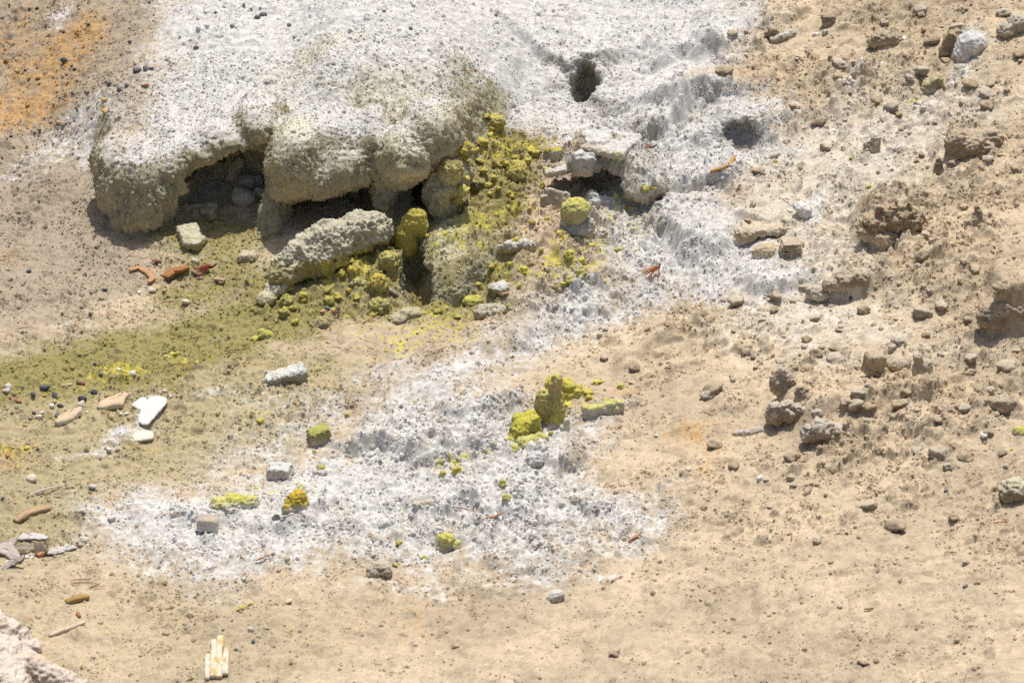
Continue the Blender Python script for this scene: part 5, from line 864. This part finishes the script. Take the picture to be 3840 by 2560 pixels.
# ------------------------------------------------------------------ loose crumbs too many to count: points with instanced grains
rg = np.random.default_rng(77); NC = 150000
cand = np.column_stack([rg.uniform(-2.75, 2.75, NC*5), rg.uniform(-2.9, 3.1, NC*5)])
q = lambda A: samp(A, cand[:, 0], cand[:, 1])
nsd = np.clip(.55+1.5*n2(cand[:, 0], cand[:, 1], 3.3, 26), .05, 2); ns2 = np.clip(.6+1.3*n2(cand[:, 0], cand[:, 1], 9, 36), .1, 2)
dens = (.16+nsd*.35*q(CLOD)+.35*q(RUB)+.45*q(POP)-.12*q(W1))*ns2
ok = (rg.random(len(cand)) < dens*.62) & (np.abs(cand[:, 0]) < 2.3+.185*cand[:, 1])
for _r, bx in BOXES: ok &= ~((cand[:, 0] > bx[0]) & (cand[:, 0] < bx[1]) & (cand[:, 1] > bx[2]) & (cand[:, 1] < bx[3]))
cand = cand[ok][:NC]; zc = hfull(cand[:, 0], cand[:, 1])
pos = [np.column_stack([cand, zc])]; colr = [ground_colour(cand[:, 0], cand[:, 1])]; size = [np.clip(rg.lognormal(-6.0, .52, len(cand))*(.85+.5*samp(RUB, cand[:, 0], cand[:, 1])+.25*samp(W2, cand[:, 0], cand[:, 1])), .0012, .011)]
for (r, bx), num in zip(BOXES, (42000, 9000, 2600, 3000)):
    k = rg.choice(np.flatnonzero(r[4][:, 2] > -.1), num); up = r[4][k, 2]
    pos.append(r[0][k]+rg.normal(size=(num, 3))*.002-r[4][k]*.001); colr.append(r[3][k]); size.append(np.clip(rg.lognormal(-5.95, .45, num)*np.where(up > .7, 1.0, .75), .0012, .010))
pos = np.vstack(pos); colr = np.vstack(colr)*rg.uniform(.88, 1.15, (len(pos), 1)); size = np.concatenate(size); n_ = len(pos)
pm = bpy.data.meshes.new('crumbs'); pm.vertices.add(n_); pm.vertices.foreach_set('co', pos.astype(np.float32).ravel())
at = pm.attributes.new('Col', 'FLOAT_COLOR', 'POINT'); c4 = np.ones((n_, 4), np.float32); c4[:, :3] = np.clip(colr, .01, .85); at.data.foreach_set('color', c4.ravel())
at = pm.attributes.new('size', 'FLOAT', 'POINT'); at.data.foreach_set('value', size.astype(np.float32))
at = pm.attributes.new('turn', 'FLOAT_VECTOR', 'POINT'); at.data.foreach_set('vector', rg.uniform(0, 6.28, (n_, 3)).astype(np.float32).ravel())
M_GRAIN = mineral_material('grain', 0.3); [setattr(nd, 'attribute_type', 'INSTANCER') for nd in M_GRAIN.node_tree.nodes if nd.bl_idname == 'ShaderNodeAttribute']
ng = bpy.data.node_groups.new('grains', 'GeometryNodeTree'); ng.interface.new_socket('Geometry', in_out='INPUT', socket_type='NodeSocketGeometry'); ng.interface.new_socket('Geometry', in_out='OUTPUT', socket_type='NodeSocketGeometry')
N = ng.nodes; L = ng.links; gi = N.new('NodeGroupInput'); go = N.new('NodeGroupOutput'); jn = N.new('GeometryNodeJoinGeometry')
for k in range(5):
    ic = N.new('GeometryNodeMeshIcoSphere'); ic.inputs['Radius'].default_value = 1.0; ic.inputs['Subdivisions'].default_value = 2
    ps = N.new('GeometryNodeInputPosition'); nz_ = N.new('ShaderNodeTexNoise'); nz_.noise_dimensions = '4D'; nz_.inputs['W'].default_value = 3.7*k; nz_.inputs['Scale'].default_value = 1.1; nz_.inputs['Detail'].default_value = 2
    L.new(ps.outputs[0], nz_.inputs['Vector'])
    vm = N.new('ShaderNodeVectorMath'); vm.operation = 'SUBTRACT'; vm.inputs[1].default_value = (.5, .5, .5); L.new(nz_.outputs['Color'], vm.inputs[0])
    vk = N.new('ShaderNodeVectorMath'); vk.operation = 'SCALE'; vk.inputs['Scale'].default_value = 1.9; L.new(vm.outputs[0], vk.inputs[0])
    sp = N.new('GeometryNodeSetPosition'); L.new(ic.outputs['Mesh'], sp.inputs['Geometry']); L.new(vk.outputs[0], sp.inputs['Offset'])
    sm = N.new('GeometryNodeSetMaterial'); sm.inputs['Material'].default_value = M_GRAIN; L.new(sp.outputs[0], sm.inputs['Geometry'])
    g2 = N.new('GeometryNodeGeometryToInstance'); L.new(sm.outputs[0], g2.inputs[0]); L.new(g2.outputs[0], jn.inputs[0])
io = N.new('GeometryNodeInstanceOnPoints'); io.inputs['Pick Instance'].default_value = True
L.new(gi.outputs[0], io.inputs['Points']); L.new(jn.outputs[0], io.inputs['Instance'])
na = N.new('GeometryNodeInputNamedAttribute'); na.data_type = 'FLOAT'; na.inputs['Name'].default_value = 'size'; L.new(na.outputs['Attribute'], io.inputs['Scale'])
nb = N.new('GeometryNodeInputNamedAttribute'); nb.data_type = 'FLOAT_VECTOR'; nb.inputs['Name'].default_value = 'turn'; L.new(nb.outputs['Attribute'], io.inputs['Rotation'])
L.new(io.outputs[0], go.inputs[0])
o = link('crumbs', pm, kind='stuff'); o['label'] = 'loose mineral crumbs and gravel strewn over the whole slope'; o['category'] = 'gravel'
md = o.modifiers.new('grains', 'NODES'); md.node_group = ng; pm.materials.append(M_GRAIN)
